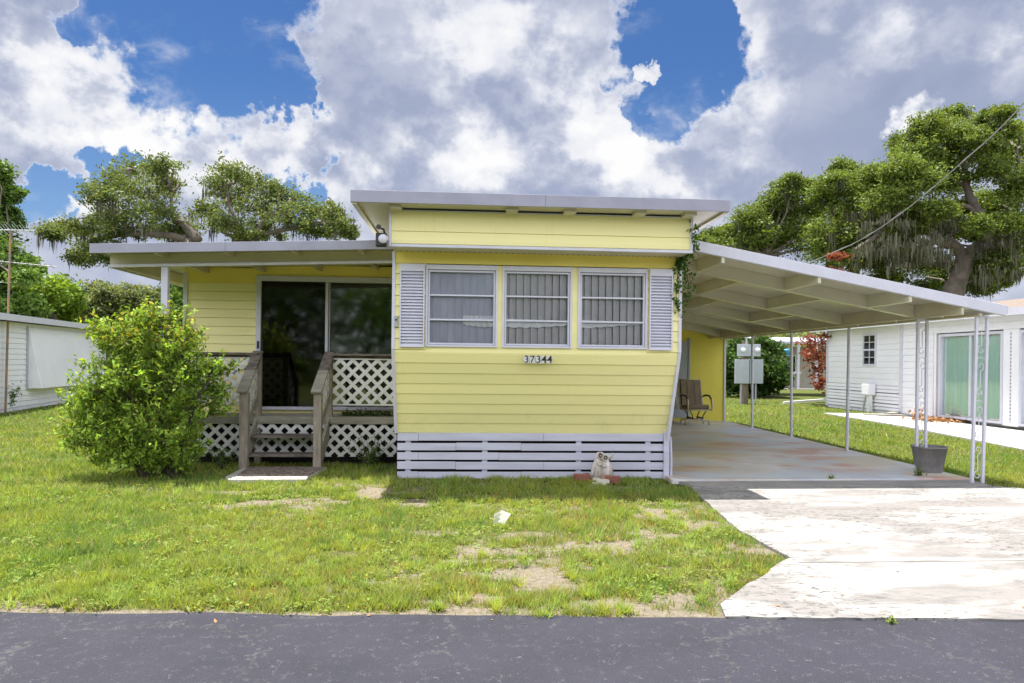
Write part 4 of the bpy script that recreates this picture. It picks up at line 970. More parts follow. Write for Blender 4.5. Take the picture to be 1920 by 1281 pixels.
# ------------------------------------------------------------------ ornament, bricks, litter
def ornament():
    c = at(1128, 897, Y=8.98); s = 1280 / 8.98
    t = empty('ornament', (c.x, 8.98, 0), 'weathered white plaster ornament of two hooded figures against the skirting', 'garden ornament')
    for (dx, h, r_, tw) in ((-.065, .40, .078, .12), (.070, .37, .080, -.10)):
        m = MB(); n = 20; rings = 16
        prof = [(.6, 0), (.95, .08), (1.12, .2), (1.15, .35), (1.02, .5), (.86, .62), (.70, .70), (.66, .74), (.74, .80), (.76, .87), (.66, .94), (.40, .985), (.02, 1.)]
        o0 = len(m.v)
        for i, (rr, hh) in enumerate(prof):
            z = .05 + hh * (h - .05)
            for k in range(n):
                a = 2 * math.pi * k / n; fold = 1 + .07 * math.cos(7 * a + i * .3) * (hh < .7)
                m.v.append((c.x + dx * (1 - .35 * hh) + rr * r_ * fold * math.cos(a) + tw * .15 * hh, 8.98 + rr * r_ * .85 * fold * math.sin(a), z))
        for i in range(len(prof) - 1):
            for k in range(n): m.f.append((o0 + i * n + k, o0 + i * n + (k + 1) % n, o0 + (i + 1) * n + (k + 1) % n, o0 + (i + 1) * n + k))
        fig = m.build('figure', 'statue', t, smooth=True)
        hx = c.x + dx * .70 + tw * .13; hz_ = .05 + .865 * (h - .05)
        MB().lathe((hx, 8.98 - .052, hz_), [(.0, -.004), (.022, -.004), (.034, .008), (.036, .03)], 14, 'Y').build('face', basic('dark_brown_face', (.12, .085, .065, 1), .95), fig, smooth=True)  # face disc in a darker brown than the figure
        m = MB(); m.tube([(hx + .038 * math.cos(a), 8.98 - .058, hz_ + .040 * math.sin(a)) for a in [2 * math.pi * k / 14 for k in range(15)]], .011, 6); m.build('hood_rim', 'statue', fig, smooth=True)
        m = MB(); m.lathe((hx, 8.98 - .065, hz_ - .002), [(0, -.012), (.009, -.008), (.012, .004), (.009, .012)], 8, 'Y'); m.build('nose', 'statue', fig, smooth=True)
        m = MB(); m.tube([(hx - .05, 8.93, hz_ - .09), (hx - .02, 8.905, hz_ - .12), (hx + .03, 8.91, hz_ - .11)], [.018, .016, .012], 8); m.build('arm', 'statue', fig, smooth=True)
    m = MB(); m.tube([(c.x + .09, 8.97, .30), (c.x + .12, 8.96, .33), (c.x + .145, 8.95, .37), (c.x + .15, 8.95, .39)], [.02, .018, .014, .004], 8); m.build('raised_wing', 'statue', t, smooth=True)
    m = MB(); m.lathe((c.x, 8.98, 0), [(0, .06), (.13, .06), (.15, .03), (.14, .0)], 20); m.build('plinth', 'stone', t, smooth=True)
    m = MB(); m.lathe((c.x + .0, 8.88, .045), [(0, .065), (.03, .055), (.045, .03), (.04, 0)], 10); m.build('base_bowl', 'rust', t, smooth=True)
ornament()
def rock(name, c, sx, sy, sz, mt, rz, lab, cat, grp=None):
    import bmesh
    bm = bmesh.new(); bmesh.ops.create_cube(bm, size=1.); bmesh.ops.bevel(bm, geom=bm.edges[:], offset=.16, segments=3, affect='EDGES', profile=.6)
    bmesh.ops.subdivide_edges(bm, edges=[e for e in bm.edges if e.calc_length() > .3], cuts=3, use_grid_fill=True)
    for v in bm.verts:
        q = v.co * 3.1; k = 1 + .10 * math.sin(q.x * 2.1 + rz * 9) * math.cos(q.y * 1.7 + 1) + .05 * math.sin(q.z * 5); v.co *= k
    me = bpy.data.meshes.new(name); bm.to_mesh(me); bm.free()
    me.transform(Matrix.Translation(c) @ Matrix.Rotation(rz, 4, 'Z') @ Matrix.Diagonal((sx, sy, sz, 1))); me.materials.append(M[mt])
    me.polygons.foreach_set('use_smooth', [True] * len(me.polygons))
    o = bpy.data.objects.new(name, me); SC.collection.objects.link(o); return tag(o, lab, cat, grp)
c = at(1128, 897, Y=8.98).x
rock('brick', (c - .26, 8.95, .05), .20, .12, .11, 'brick', .2, 'red brick lying left of the white ornament', 'brick', 'red bricks beside the ornament')
rock('brick', (c + .11, 8.86, .045), .20, .11, .10, 'brick', -.5, 'red brick lying right of the white ornament', 'brick', 'red bricks beside the ornament')
rock('flat_stone', (c - .02, 8.80, .035), .16, .09, .05, 'stone', -.2, 'upper pale flat stone in front of the white ornament', 'stone', 'pale stones')
rock('flat_stone', (c - .08, 8.73, .012), .17, .08, .035, 'stone', .1, 'lower pale flat stone half in the grass below the ornament', 'stone', 'pale stones')
# crumpled clear plastic on the lawn
c = at(938, 985, Z=0); m_, gg, b, out = new_mat('clear_plastic')
b.inputs['Base Color'].default_value = (.75, .77, .8, 1); b.inputs['Roughness'].default_value = .2; b.inputs['Alpha'].default_value = .38
V = []; n = 9; mb = MB()
for j in range(n + 1):
    for i in range(n + 1):
        u, v = i / n - .5, j / n - .5; fold = .035 * math.sin(u * 9 + v * 4) + .02 * math.sin(v * 17)
        mb.v.append((c.x + u * .13 * (.75 + .5 * (v + .5)) + v * .04, c.y + .05 * math.cos(u * 5) + v * .05 + fold * .15, .015 + (v + .5) * .11 * (1 - .25 * abs(u)) + abs(fold) * .1))
for j in range(n):
    for i in range(n): q = j * (n + 1) + i; mb.f.append((q, q + 1, q + n + 2, q + n + 1))
mb.build('plastic_cup', m_, label='crumpled clear plastic litter lying on the front lawn', cat='litter')

# ------------------------------------------------------------------ foliage things
def tube_path(pts, wig=.0, sub=4):
    """Catmull-Rom through the points"""
    P_ = [Vector(p) for p in pts]; out = []
    for i in range(len(P_) - 1):
        a, b, c, d_ = P_[max(i - 1, 0)], P_[i], P_[i + 1], P_[min(i + 2, len(P_) - 1)]
        for k in range(sub):
            t = k / sub; q = .5 * ((2 * b) + (c - a) * t + (2 * a - 5 * b + 4 * c - d_) * t * t + (3 * b - a - 3 * c + d_) * t ** 3)
            out.append(q + Vector((random.uniform(-wig, wig), random.uniform(-wig, wig), random.uniform(-wig, wig))) * (k > 0))
    out.append(P_[-1]); return out
def moss_mesh(tops, lmin, lmax, parent, wid=.05):
    V = []; Cc = []
    for (x, y, z, L) in tops:
        k = random.randint(9, 16)
        for _ in range(k):
            dx, dy = random.gauss(0, wid * 2.2), random.gauss(0, wid * 2.2); l = L * random.uniform(.35, 1.0); w = wid * random.uniform(.4, 1.)
            a = random.uniform(0, math.pi); ca, sa = math.cos(a) * w, math.sin(a) * w; zz = z + random.uniform(-.15, .1) * L
            V += [(x + dx - ca * .4, y + dy - sa * .4, zz), (x + dx + ca * .4, y + dy + sa * .4, zz), (x + dx + ca * .5 + random.gauss(0, .03), y + dy + sa * .5, zz - l * .45), (x + dx + random.gauss(0, .04), y + dy, zz - l)]
            cval = random.uniform(.6, 1.35); Cc += [(cval, cval, cval)] * 4
    return fast_mesh('moss', V, 4, 'moss', parent, np.array(Cc))
def tree(name, lab, cat, Y0, base, trunk_r, clumps, leaf, mat, bark='bark', twigs=60, lpt=24, group=None, limbs=None, moss=None, spread=1., dens=1., fork=None, lsize=None, hollow=.0):
    """clumps: (px, py, rx, ry[, depth offset]) measured at distance Y0"""
    bs = at(base[0], 690, Y=Y0); t = empty(name, (bs.x, bs.y, 0), lab, cat, group)
    wood = MB(); C = []; cl = []; S = Y0 / 1280; random.seed(len(lab) * 7 + int(bs.x * 10))
    fk = at(fork[0], fork[1], Y=Y0) if fork else Vector((bs.x, Y0, 2.5))
    wood.tube(tube_path([(bs.x, Y0, -.1), (bs.x + .1, Y0, fk.z * .5), fk], .03), [trunk_r * (1.25 - .5 * k / 8) for k in range(9)], 10)
    if limbs:
        for L_, r0, r1 in limbs:
            pts = [at(q[0], q[1], Y=Y0 + (q[2] if len(q) > 2 else 0)) for q in L_]; pp = tube_path(pts, .03); n = len(pp)
            wood.tube(pp, [r0 + (r1 - r0) * k / (n - 1) for k in range(n)], 8)
    mt_ = []; LP = [fk]
    if limbs:
        for L_, r0, r1 in limbs: LP += [at(q[0], q[1], Y=Y0 + (q[2] if len(q) > 2 else 0)) for q in L_]
    for cb in clumps:
        px, py, rx, ry = cb[:4]; off = cb[4] if len(cb) > 4 else random.uniform(-2., 2.)
        c = at(px, py, Y=Y0 + off); RX, RY, RZ = rx * S * spread, (rx * .8 + ry * .2) * S * spread, ry * S * spread
        st = min(LP, key=lambda q: (q - c).length + (.8 if q.z > c.z else 0)); mid = st.lerp(c, .5) + Vector((random.uniform(-.5, .5), random.uniform(-.4, .4), random.uniform(-.1, .6)))
        pth = tube_path([st, mid, c], .08); n = len(pth); ra = trunk_r * (.20 if limbs else .24)
        wood.tube(pth, [ra * (1 - .8 * k / (n - 1)) for k in range(n)], 6)
        nt_ = int(twigs * dens)
        u = rng.normal(size=(nt_, 3)); u /= np.linalg.norm(u, axis=1)[:, None]; rad = rng.uniform(.10, 1.18, nt_) ** .75
        T = u * rad[:, None] * [RX, RY, RZ] + np.array(c)
        T[:, 2] += rng.uniform(0, 1, nt_) ** 3 * RZ * .45
        bright = rng.uniform(.62, 1.3, nt_)
        for q in range(nt_):
            e = Vector(T[q]); m2 = c.lerp(e, .55) + Vector((random.uniform(-.15, .15), random.uniform(-.15, .15), random.uniform(-.05, .2))) * RX * .5
            if q % 3 == 0: wood.tube([c.lerp(e, .05), m2, e], [ra * .22, ra * .14, ra * .05], 4, caps=False)
        tw = max(.12, .26 * min(RX, RZ) ** .6) * 1.0
        L_ = (rng.standard_t(4, size=(nt_, lpt, 3)).clip(-3.2, 3.2) * [tw * .8, tw * .8, tw * .45]) + T[:, None, :]
        C.append(L_.reshape(-1, 3)); cl.append(np.repeat(bright, lpt))
        if moss:
            for _ in range(int(moss[0])):
                q = random.randrange(nt_); e = T[q]
                mt_.append((e[0], e[1], min(e[2], c.z + RZ * .2), random.uniform(moss[1], moss[2])))
    C = np.concatenate(C); cl = np.concatenate(cl)
    wood.build('trunk', bark, t, smooth=True)
    fast_mesh('crown', leaf_cards(C, leaf, .5, .55), 4, mat, t, leaf_cols(len(C), .3, .12, cl))
    if mt_: moss_mesh(mt_, 0, 0, t)
    return t

tree('live_oak', 'gnarled live oak behind the porch roof, the left one of the pair, with hanging moss', 'tree', 33., (390,), .38,
     [(255, 322, 52, 22), (300, 312, 35, 16), (210, 350, 40, 24), (190, 372, 28, 18), (262, 362, 60, 26), (315, 350, 30, 20), (245, 398, 60, 24), (200, 412, 40, 18), (300, 400, 45, 24), (150, 432, 45, 18), (112, 428, 32, 14), (95, 440, 22, 12), (230, 436, 50, 16), (175, 462, 40, 20), (150, 485, 25, 16), (200, 480, 25, 14), (310, 438, 50, 14), (345, 430, 35, 16)],
     .145, 'oak_far', twigs=52, lpt=26, moss=(2, .5, 1.3), fork=(350, 450), limbs=[([(370, 452), (345, 420), (320, 400), (290, 370)], .26, .07), ([(350, 448), (300, 440), (240, 440), (180, 450)], .2, .05), ([(322, 402), (320, 360), (310, 320)], .1, .03), ([(290, 372), (250, 350), (240, 320)], .09, .03)], group='live oaks behind the home')
tree('live_oak', 'wide live oak behind the porch roof reaching right towards the bay roof', 'tree', 35., (480,), .4,
     [(430, 328, 36, 18), (405, 350, 34, 20), (470, 345, 38, 18), (440, 375, 50, 22), (395, 395, 40, 20), (510, 362, 42, 18), (550, 375, 40, 18), (490, 395, 50, 24), (540, 405, 45, 22), (430, 420, 46, 20), (590, 395, 34, 18), (575, 425, 40, 18), (625, 402, 26, 16), (640, 425, 22, 14), (610, 438, 34, 10), (500, 432, 50, 16), (655, 435, 14, 12), (460, 440, 40, 12)],
     .145, 'oak_far', twigs=52, lpt=26, moss=(2, .7, 1.5), fork=(470, 452), limbs=[([(440, 455), (445, 420), (430, 385), (425, 350)], .16, .04), ([(480, 455), (490, 420), (520, 395), (545, 375)], .18, .05), ([(490, 440), (540, 430), (600, 420), (640, 420)], .14, .03), ([(455, 452), (410, 430), (395, 400)], .12, .03)], group='live oaks behind the home')
tree('leafy_tree', 'dense green tree at the left edge behind the antenna', 'tree', 27., (-60,), .3,
     [(-30, 335, 38, 34), (-2, 322, 16, 18), (0, 348, 14, 16), (-25, 395, 44, 30), (12, 372, 20, 10), (24, 362, 14, 6), (15, 398, 14, 8), (-15, 440, 40, 26), (25, 420, 14, 10), (5, 475, 40, 22), (40, 492, 22, 14), (-5, 515, 46, 24), (48, 522, 22, 12), (62, 505, 12, 8)],
     .16, 'green', twigs=60, lpt=24, fork=(-50, 500))
tree('shrub_tree', 'bright lime green bushy tree above the left neighbour roof', 'tree', 30., (110,), .14,
     [(90, 548, 40, 22), (120, 560, 26, 24), (60, 565, 40, 22), (125, 585, 26, 18), (85, 585, 45, 18)], .19, 'lime', bark='bark_dark', twigs=90, lpt=24, fork=(100, 590))
tree('shrub_tree', 'mid green bushy tree at the far left above the neighbour roof', 'tree', 29., (20,), .14,
     [(20, 560, 45, 28), (-20, 575, 40, 30), (40, 580, 40, 22), (0, 585, 50, 25)], .19, 'green', bark='bark_dark', twigs=90, lpt=24, fork=(20, 590))
tree('broadleaf_tree', 'dusty grey green tree behind the left neighbour house, left of the porch', 'tree', 46., (190,), .2,
     [(175, 560, 32, 22), (210, 552, 34, 18), (165, 585, 36, 22), (205, 590, 36, 24), (235, 565, 24, 20), (180, 610, 60, 20)], .24, 'dusty', bark='bark_dark', twigs=90, lpt=24, fork=(190, 600), group='dusty green trees')
tree('broadleaf_tree', 'dusty grey green tree seen between the bush and the porch roof post', 'tree', 48., (275,), .2,
     [(262, 565, 30, 20), (290, 572, 26, 22), (255, 595, 36, 22), (285, 600, 36, 20), (265, 618, 60, 20)], .24, 'dusty', bark='bark_dark', twigs=90, lpt=24, fork=(270, 605), group='dusty green trees')
tree('leafy_tree', 'dark green tree seen between the porch post and the yellow wing corner', 'tree', 30., (330,), .16,
     [(325, 545, 16, 22), (335, 575, 22, 26), (322, 605, 26, 22), (345, 550, 22, 26)], .17, 'green', twigs=70, lpt=22, fork=(335, 600))
tree('live_oak', 'low rounded oak behind the carport roof, nearest the yellow bay', 'tree', 36., (1420,), .35,
     [(1340, 446, 34, 14), (1375, 438, 36, 18), (1318, 455, 26, 10), (1405, 412, 34, 20), (1440, 395, 34, 20), (1420, 440, 46, 26), (1470, 365, 34, 24), (1505, 350, 32, 14), (1482, 340, 18, 12), (1475, 405, 44, 28), (1500, 440, 50, 30), (1455, 455, 50, 24), (1545, 470, 50, 26), (1400, 460, 60, 16), (1525, 390, 34, 26)],
     .155, 'oak', twigs=110, lpt=28, moss=(2, .6, 1.4), fork=(1440, 480), group='live oaks behind the carport')
tree('live_oak', 'oak with upright crown in the middle of the group behind the carport', 'tree', 34., (1600,), .35,
     [(1580, 318, 22, 16), (1610, 330, 26, 18), (1560, 345, 34, 20), (1545, 370, 30, 18), (1600, 362, 38, 22), (1640, 360, 24, 22), (1575, 400, 42, 26), (1620, 410, 40, 22), (1560, 440, 48, 24), (1610, 450, 40, 22), (1585, 490, 60, 24), (1640, 480, 30, 26)],
     .15, 'oak', twigs=95, lpt=28, moss=(3, .5, 1.3), fork=(1600, 500), group='live oaks behind the carport')
tree('live_oak', 'huge live oak at the right edge with bare grey limbs and curtains of moss', 'tree', 30., (1778,), .36,
     [(1700, 268, 30, 18), (1740, 238, 30, 20), (1788, 216, 30, 14), (1770, 245, 50, 22), (1855, 222, 22, 13), (1830, 262, 46, 22), (1885, 245, 26, 16), (1720, 290, 44, 24), (1690, 320, 40, 22), (1665, 345, 36, 20), (1760, 300, 46, 26), (1730, 340, 46, 24), (1890, 290, 46, 28), (1680, 375, 40, 22), (1650, 400, 30, 18),
      (1860, 320, 42, 24), (1910, 350, 36, 34), (1875, 385, 36, 24), (1940, 300, 50, 60), (1700, 430, 36, 16), (1830, 440, 30, 18), (1905, 425, 34, 22), (1850, 500, 44, 24), (1890, 490, 34, 26), (1840, 540, 30, 16), (1950, 420, 50, 60), (1800, 395, 30, 16), (1790, 265, 50, 24), (1760, 330, 40, 26), (1695, 345, 40, 24), (1850, 290, 40, 24), (1640, 330, 24, 18), (1915, 250, 26, 22), (1715, 400, 40, 20), (1655, 375, 34, 22), (1880, 215, 18, 10), (1875, 525, 22, 16), (1650, 440, 40, 26, 4), (1700, 480, 50, 30, 5), (1750, 500, 46, 34, 5), (1740, 410, 60, 26, 4), (1670, 520, 46, 24, 5), (1735, 545, 40, 20, 5), (1850, 385, 40, 30, 4), (1780, 350, 50, 34, 3), (1640, 480, 40, 30, 5), (1880, 455, 40, 30, 4), (1790, 430, 36, 24, 4), (1835, 425, 24, 16, -2), (1765, 395, 30, 16, -2), (1785, 520, 40, 24, 3), (1822, 515, 26, 18, 2), (1880, 420, 30, 18, -2)],
     .135, 'oak', twigs=105, lpt=30, moss=(2, .4, 1.1), fork=(1808, 486),
     limbs=[([(1775, 570), (1790, 535), (1806, 500), (1808, 478)], .44, .36), ([(1808, 480), (1785, 458), (1765, 455), (1745, 436), (1718, 425), (1685, 424), (1660, 430), (1630, 452), (1600, 470)], .28, .08),
            ([(1808, 480), (1830, 466), (1860, 464), (1890, 458), (1925, 448), (1960, 440)], .27, .2), ([(1838, 402), (1826, 385), (1812, 350), (1808, 310), (1800, 280)], .24, .07), ([(1838, 405), (1815, 388), (1790, 384)], .16, .08),
            ([(1850, 468), (1850, 430), (1838, 402)], .22, .22), ([(1808, 470), (1780, 460), (1730, 452), (1690, 456)], .14, .05), ([(1890, 458), (1905, 400), (1915, 330), (1905, 280)], .18, .06)])
# dense moss curtains under the big oak's limbs, as a second tree part
bigoak = [o for o in bpy.data.objects if o.name.startswith('live_oak') and 'huge' in o.get('label', '')][0]
tops = []
for _ in range(260):
    px = random.choice([random.uniform(1640, 1790), random.uniform(1600, 1740), random.uniform(1830, 1915)]); py = random.uniform(395, 495) if px < 1800 else random.uniform(430, 520)
    q = at(px, py, Y=30 + random.uniform(-2.5, 3.5)); tops.append((q.x, q.y, q.z, random.uniform(.25, 1.2) * random.uniform(.5, 1.1)))
moss_mesh(tops, 0, 0, bigoak, .085)
tree('citrus_tree', 'round dark glossy tree behind the grey meter boxes', 'tree', 33., (1412,), .16,
     [(1385, 660, 28, 20), (1430, 655, 34, 20), (1400, 690, 40, 26), (1440, 690, 36, 24), (1385, 720, 30, 22), (1425, 722, 40, 20), (1462, 710, 16, 16), (1365, 700, 18, 34)], .22, 'darkleaf', bark='bark_dark', twigs=80, lpt=22, fork=(1412, 715))
tree('red_leaved_tree', 'tree with drooping reddish brown foliage beside the right neighbour house', 'tree', 27.5, (1562,), .12,
     [(1520, 640, 22, 12), (1530, 665, 18, 14), (1518, 668, 16, 12), (1535, 695, 16, 16), (1540, 720, 10, 10), (1560, 640, 26, 14), (1556, 509, 24, 3, 0), (1566, 482, 16, 1.5, 0)], .17, 'redleaf', bark='bark_dark', twigs=18, lpt=9, fork=(1562, 600))

# hedge behind everything low on the right, seen under the carport
def hedge(name, lab, x0, x1, y, h, mat, n, leaf, cat, kind=None, yd=2.5):
    C = np.stack([rng.uniform(x0, x1, n), y + rng.normal(size=n) * yd * .4, rng.uniform(0, 1, n) ** .8], 1)
    hh = h * (.55 + .65 * fbm(C[:, 0] * .35, C[:, 1] * .2, 77, 3)); C[:, 2] *= hh
    cl = .6 + .8 * fbm(C[:, 0] * 1.2, C[:, 2] * 1.2, 88, 3)
    return fast_mesh(name, leaf_cards(C, leaf, .5, .6), 4, mat, None, leaf_cols(n, .3, .1, cl), label=lab, cat=cat, kind=kind)
hedge('woodland', 'far off belt of green trees along the horizon', -90, 90, 75, 6., 'dusty', 60000, .6, 'woodland', 'stuff', 8)
hedge('roadside_woodland', 'dense green trees across the road from the home', -38, 38, -25, 9., 'green', 90000, .40, 'woodland', 'stuff', 4)

# ---- the big bush by the porch
bush = empty('bush', (-4.05, 9.25, 0), 'tall bright green leafy bush left of the porch steps', 'bush')
clb = [(285, 700, 70, 50), (245, 622, 24, 16), (300, 612, 22, 14), (160, 800, 26, 14), (150, 835, 16, 8), (185, 840, 40, 20), (160, 760, 26, 14), (245, 650, 34, 26), (292, 638, 42, 28), (332, 665, 40, 26), (222, 695, 34, 28), (325, 705, 56, 40), (368, 712, 20, 18), (392, 705, 16, 7), (205, 655, 18, 6), (230, 740, 70, 40), (300, 760, 90, 50), (365, 765, 38, 40), (200, 775, 52, 40), (180, 800, 36, 26), (240, 815, 66, 40), (300, 825, 58, 40), (355, 825, 22, 30), (270, 865, 70, 26), (325, 868, 40, 20), (225, 858, 36, 20), (175, 745, 20, 16), (410, 745, 14, 10), (350, 868, 20, 12), (212, 628, 24, 10), (350, 640, 22, 18), (275, 600, 10, 14), (190, 636, 14, 7), (400, 775, 14, 10), (415, 700, 14, 8)]
wood = MB(); C = []; cl = []; root = Vector((-4.0, 9.28, 0))
for (px, py, rx, ry) in clb:
    off = random.uniform(-.25, .25); c = at(px, py, Y=9.25 + off); S = 9.25 / 1280
    st = root + Vector((random.uniform(-.25, .25), random.uniform(-.12, .12), 0)); mid = st.lerp(c, .5) + Vector((0, 0, .15))
    if c.z > .35: wood.tube(tube_path([st, mid, c], .015), [.016 - .0014 * k for k in range(9)], 6)
    nt_ = int(13 + rx * ry / 34); u = rng.normal(size=(nt_, 3)); u /= np.linalg.norm(u, axis=1)[:, None]; rad = rng.uniform(.1, 1.22, nt_) ** .7
    T = u * rad[:, None] * [rx * S, max(rx, ry) * S * .75, ry * S] + np.array(c); T[:, 2] = np.maximum(T[:, 2], .06)
    for q in range(0, nt_):
        e = Vector(T[q]); dr = (e - c).normalized() * .6 + Vector((0, 0, .95)); dr = (dr + Vector(rng.normal(size=3)) * .35).normalized(); ln = random.uniform(.12, .36)
        if q % 2 == 0: wood.tube([c.lerp(e, .3), e, e + dr * ln], [.005, .0035, .0015], 4, caps=False)
        k = 15; tt = rng.uniform(0, 1, k)
        L_ = np.array(e)[None] + tt[:, None] * ln * np.array(dr)[None] + rng.normal(size=(k, 3)) * .026; C.append(L_); cl.append(np.full(k, random.uniform(.55, 1.35)) * (1 + .25 * (tt > .75)))
for (a, b_) in (((170, 690), (140, 672)), ((200, 640), (165, 612)), ((285, 600), (268, 575)), ((320, 610), (318, 560)), ((345, 625), (352, 575)), ((250, 600), (235, 585)), ((400, 690), (418, 655)), ((370, 640), (385, 615))):   # stray shoots
    p0, p1 = at(*a, Y=9.2), at(*b_, Y=9.2); wood.tube([p0, p0.lerp(p1, .5) + Vector((0, 0, .02)), p1], [.005, .004, .002], 5)
    tt = rng.uniform(0, 1, 26); C.append(np.array(p0)[None] + tt[:, None] * np.array(p1 - p0)[None] + rng.normal(size=(26, 3)) * .03); cl.append(np.full(26, 1.1))
C = np.concatenate(C); cl = np.concatenate(cl); cols = leaf_cols(len(C), .35, .15, cl); hi = np.repeat(C[:, 2] > 1.75, 4) & np.repeat(rng.uniform(size=len(C)) < .16, 4); cols[hi] *= [1.7, 1.0, 1.3]
wood.build('stems', 'bark_dark', bush, smooth=True); fast_mesh('foliage', leaf_cards(C, .070, .55, .40, True), 4, 'bushleaf', bush, cols)

def small_plant(name, lab, c, r_, h, n, leaf, mat, cat='plant', group=None):
    t = empty(name, c, lab, cat, group); st = MB(); Cc = []
    for k in range(max(5, n // 14)):
        a = random.uniform(0, 6.28); rr = r_ * random.uniform(.2, 1); e = Vector(c) + Vector((rr * math.cos(a), rr * math.sin(a), h * random.uniform(.5, 1)))
        st.tube([Vector(c), Vector(c).lerp(e, .6) + Vector((0, 0, .02)), e], [.006, .004, .002], 4)
        m_ = max(6, n // max(5, n // 14)); tt = rng.uniform(.25, 1.05, m_); Cc.append(np.array(c)[None] + tt[:, None] * np.array(e - Vector(c))[None] + rng.normal(size=(m_, 3)) * leaf * .5)
    st.build('stem', 'bark_dark', t); Cc = np.concatenate(Cc); fast_mesh('leaves', leaf_cards(Cc, leaf, .6, .45), 4, mat, t, leaf_cols(len(Cc), .3, .15)); return t
c = at(12, 772, Z=0); small_plant('shrub', 'small leafy shrub at the foot of the antenna pole', c, .5, .75, 420, .10, 'green', 'shrub')
c = at(1545, 897, Z=.03); small_plant('weed', 'small green weed growing from the carport floor edge', (c.x, 8.9, .04), .06, .08, 70, .03, 'grass', 'weed')
c = at(1762, 905, Z=.03); small_plant('weed', 'dark green weed beside the grey bucket', (c.x, 9.15, .05), .09, .10, 80, .04, 'green', 'weed')
c = at(695, 850, Y=10.3); small_plant('fern', 'green plant growing up the lattice right of the steps', (c.x, 10.25, 0), .38, .48, 330, .05, 'green', 'plant')
c = at(420, 870, Y=10.1); small_plant('fern', 'low leafy plant between the bush and the left newel post', (c.x, 10.0, 0), .3, .35, 200, .05, 'green', 'plant')
c = at(1398, 1170, Z=.0); small_plant('weed', 'tiny grass tuft growing at the road edge by the driveway', (c.x + .9, road_y(c.x + .9) - .08, .006), .04, .03, 40, .025, 'grass', 'weed')
for k, (px, py) in enumerate(((1345, 1040), (1440, 1050))): pass
# plant trailing along the deck edge behind the right rail
a = at(645, 770, Y=YD + .4); b_ = at(735, 770, Y=YD + .4)
t = empty('creeper', (a.x, YD + .35, ZD), 'low dark creeper lying on the deck behind the right rail', 'creeper')
C = np.stack([rng.uniform(a.x, b_.x, 420), YD + .30 + rng.normal(size=420) * .06, ZD + np.abs(rng.normal(size=420)) * .035 + .01], 1); fast_mesh('leaves', leaf_cards(C, .045, .6, .5), 4, 'darkleaf', t, leaf_cols(420))
MB().tube([(a.x, YD + .3, ZD + .01), ((a.x + b_.x) / 2, YD + .33, ZD + .02), (b_.x, YD + .28, ZD + .01)], .006, 5).build('stem', 'bark_dark', t)
# ivy on the right corner of the bay
t = empty('ivy_vine', (XR + .03, YF, 1.9), 'green ivy vine climbing the right corner of the bay wall', 'vine')
pts = [at(1272, 580, Y=YF - .05), at(1268, 545, Y=YF - .06), at(1272, 510, Y=YF - .06), at(1275, 485, Y=YF - .05), at(1292, 474, Y=YF - .12), at(1303, 455, Y=YBOX - .06), at(1302, 430, Y=YBOX - .06)]
pp = tube_path(pts, .01, 5); st = MB().tube(pp, .006, 5); q2 = tube_path([at(1285, 560, Y=YF + .2), at(1292, 535, Y=YF + .15), at(1285, 505, Y=YF + .1), at(1280, 485, Y=YF)], .01, 5); st.tube(q2, .005, 5); st.build('stem', 'bark_dark', t)
C = []
for p_ in pp: C.append(np.array(p_)[None] + rng.normal(size=(8, 3)) * [.035, .03, .04])
for p_ in q2: C.append(np.array(p_)[None] + rng.normal(size=(9, 3)) * [.04, .04, .06])
for p_ in pp[12:22]: C.append(np.array(p_)[None] + rng.normal(size=(7, 3)) * [.07, .04, .04])
C = np.concatenate(C); fast_mesh('leaves', leaf_cards(C, .052, .2, .75), 4, 'ivy', t, leaf_cols(len(C), .4, .1))

# ------------------------------------------------------------------ left neighbour house
P0 = Vector((-13.035 + .1935 * 8, 20.493 - 8, 0)); P1 = Vector((-14.58, 28.48, 0)); dv = (P1 - P0).normalized(); nv = Vector((dv.y, -dv.x, 0))
nh = empty('neighbour_house', (P1.x, P1.y, 0), 'low white sided neighbouring house at the left edge with a closed awning', 'house')
mb = MB(); up = Vector((0, 0, 1))
siding(mb, P0 + up * .1, P1 + up * .1, P1 + up * 2.62, P0 + up * 2.52, nv, .15, .02, .014)
bk_ = -nv * 7; mb.hexa([P0 - nv * .01, P1 - nv * .01, P1 + bk_, P0 + bk_, P0 - nv * .01 + up * 2.5, P1 - nv * .01 + up * 2.6, P1 + bk_ + up * 2.6, P0 + bk_ + up * 2.5])
mb.build('wall', 'neigh', nh)
mb = MB(); q = P1 + dv * .01; mb.beam(q + nv * .02, q + nv * .02 + up * 2.62, .12, .06, dv); mb.build('corner_trim', 'white', nh)
mb = MB(); e0, e1 = P0 + nv * .35, P1 + nv * .35 + dv * .35; r0, r1 = P0 - nv * 3.5, P1 - nv * 3.5 + dv * .35
mb.hexa([e0 + up * 2.55, e1 + up * 2.66, r1 + up * 2.9, r0 + up * 2.8, e0 + up * 2.68, e1 + up * 2.79, r1 + up * 3.03, r0 + up * 2.93]); mb.build('roof', 'roofing', nh)
mb = MB(); mb.hexa([e0 + up * 2.52 + nv * .003, e1 + up * 2.63 + nv * .003, e1 + up * 2.63 + nv * .03, e0 + up * 2.52 + nv * .03, e0 + up * 2.70 + nv * .003, e1 + up * 2.81 + nv * .003, e1 + up * 2.81 + nv * .03, e0 + up * 2.70 + nv * .03]); mb.build('fascia', 'white', nh)
def onl(px):      # point on the left house wall line at this bearing
    d_ = ray(px, 680); n_ = nv; t_ = (P0 - Vector((0, 0, 0))).dot(n_) / (d_[0] * n_.x + d_[1] * n_.y); return Vector((d_[0] * t_, d_[1] * t_, 0))
a, b_ = onl(50), onl(157)
mb = MB(); z0, z1 = .62, 2.48
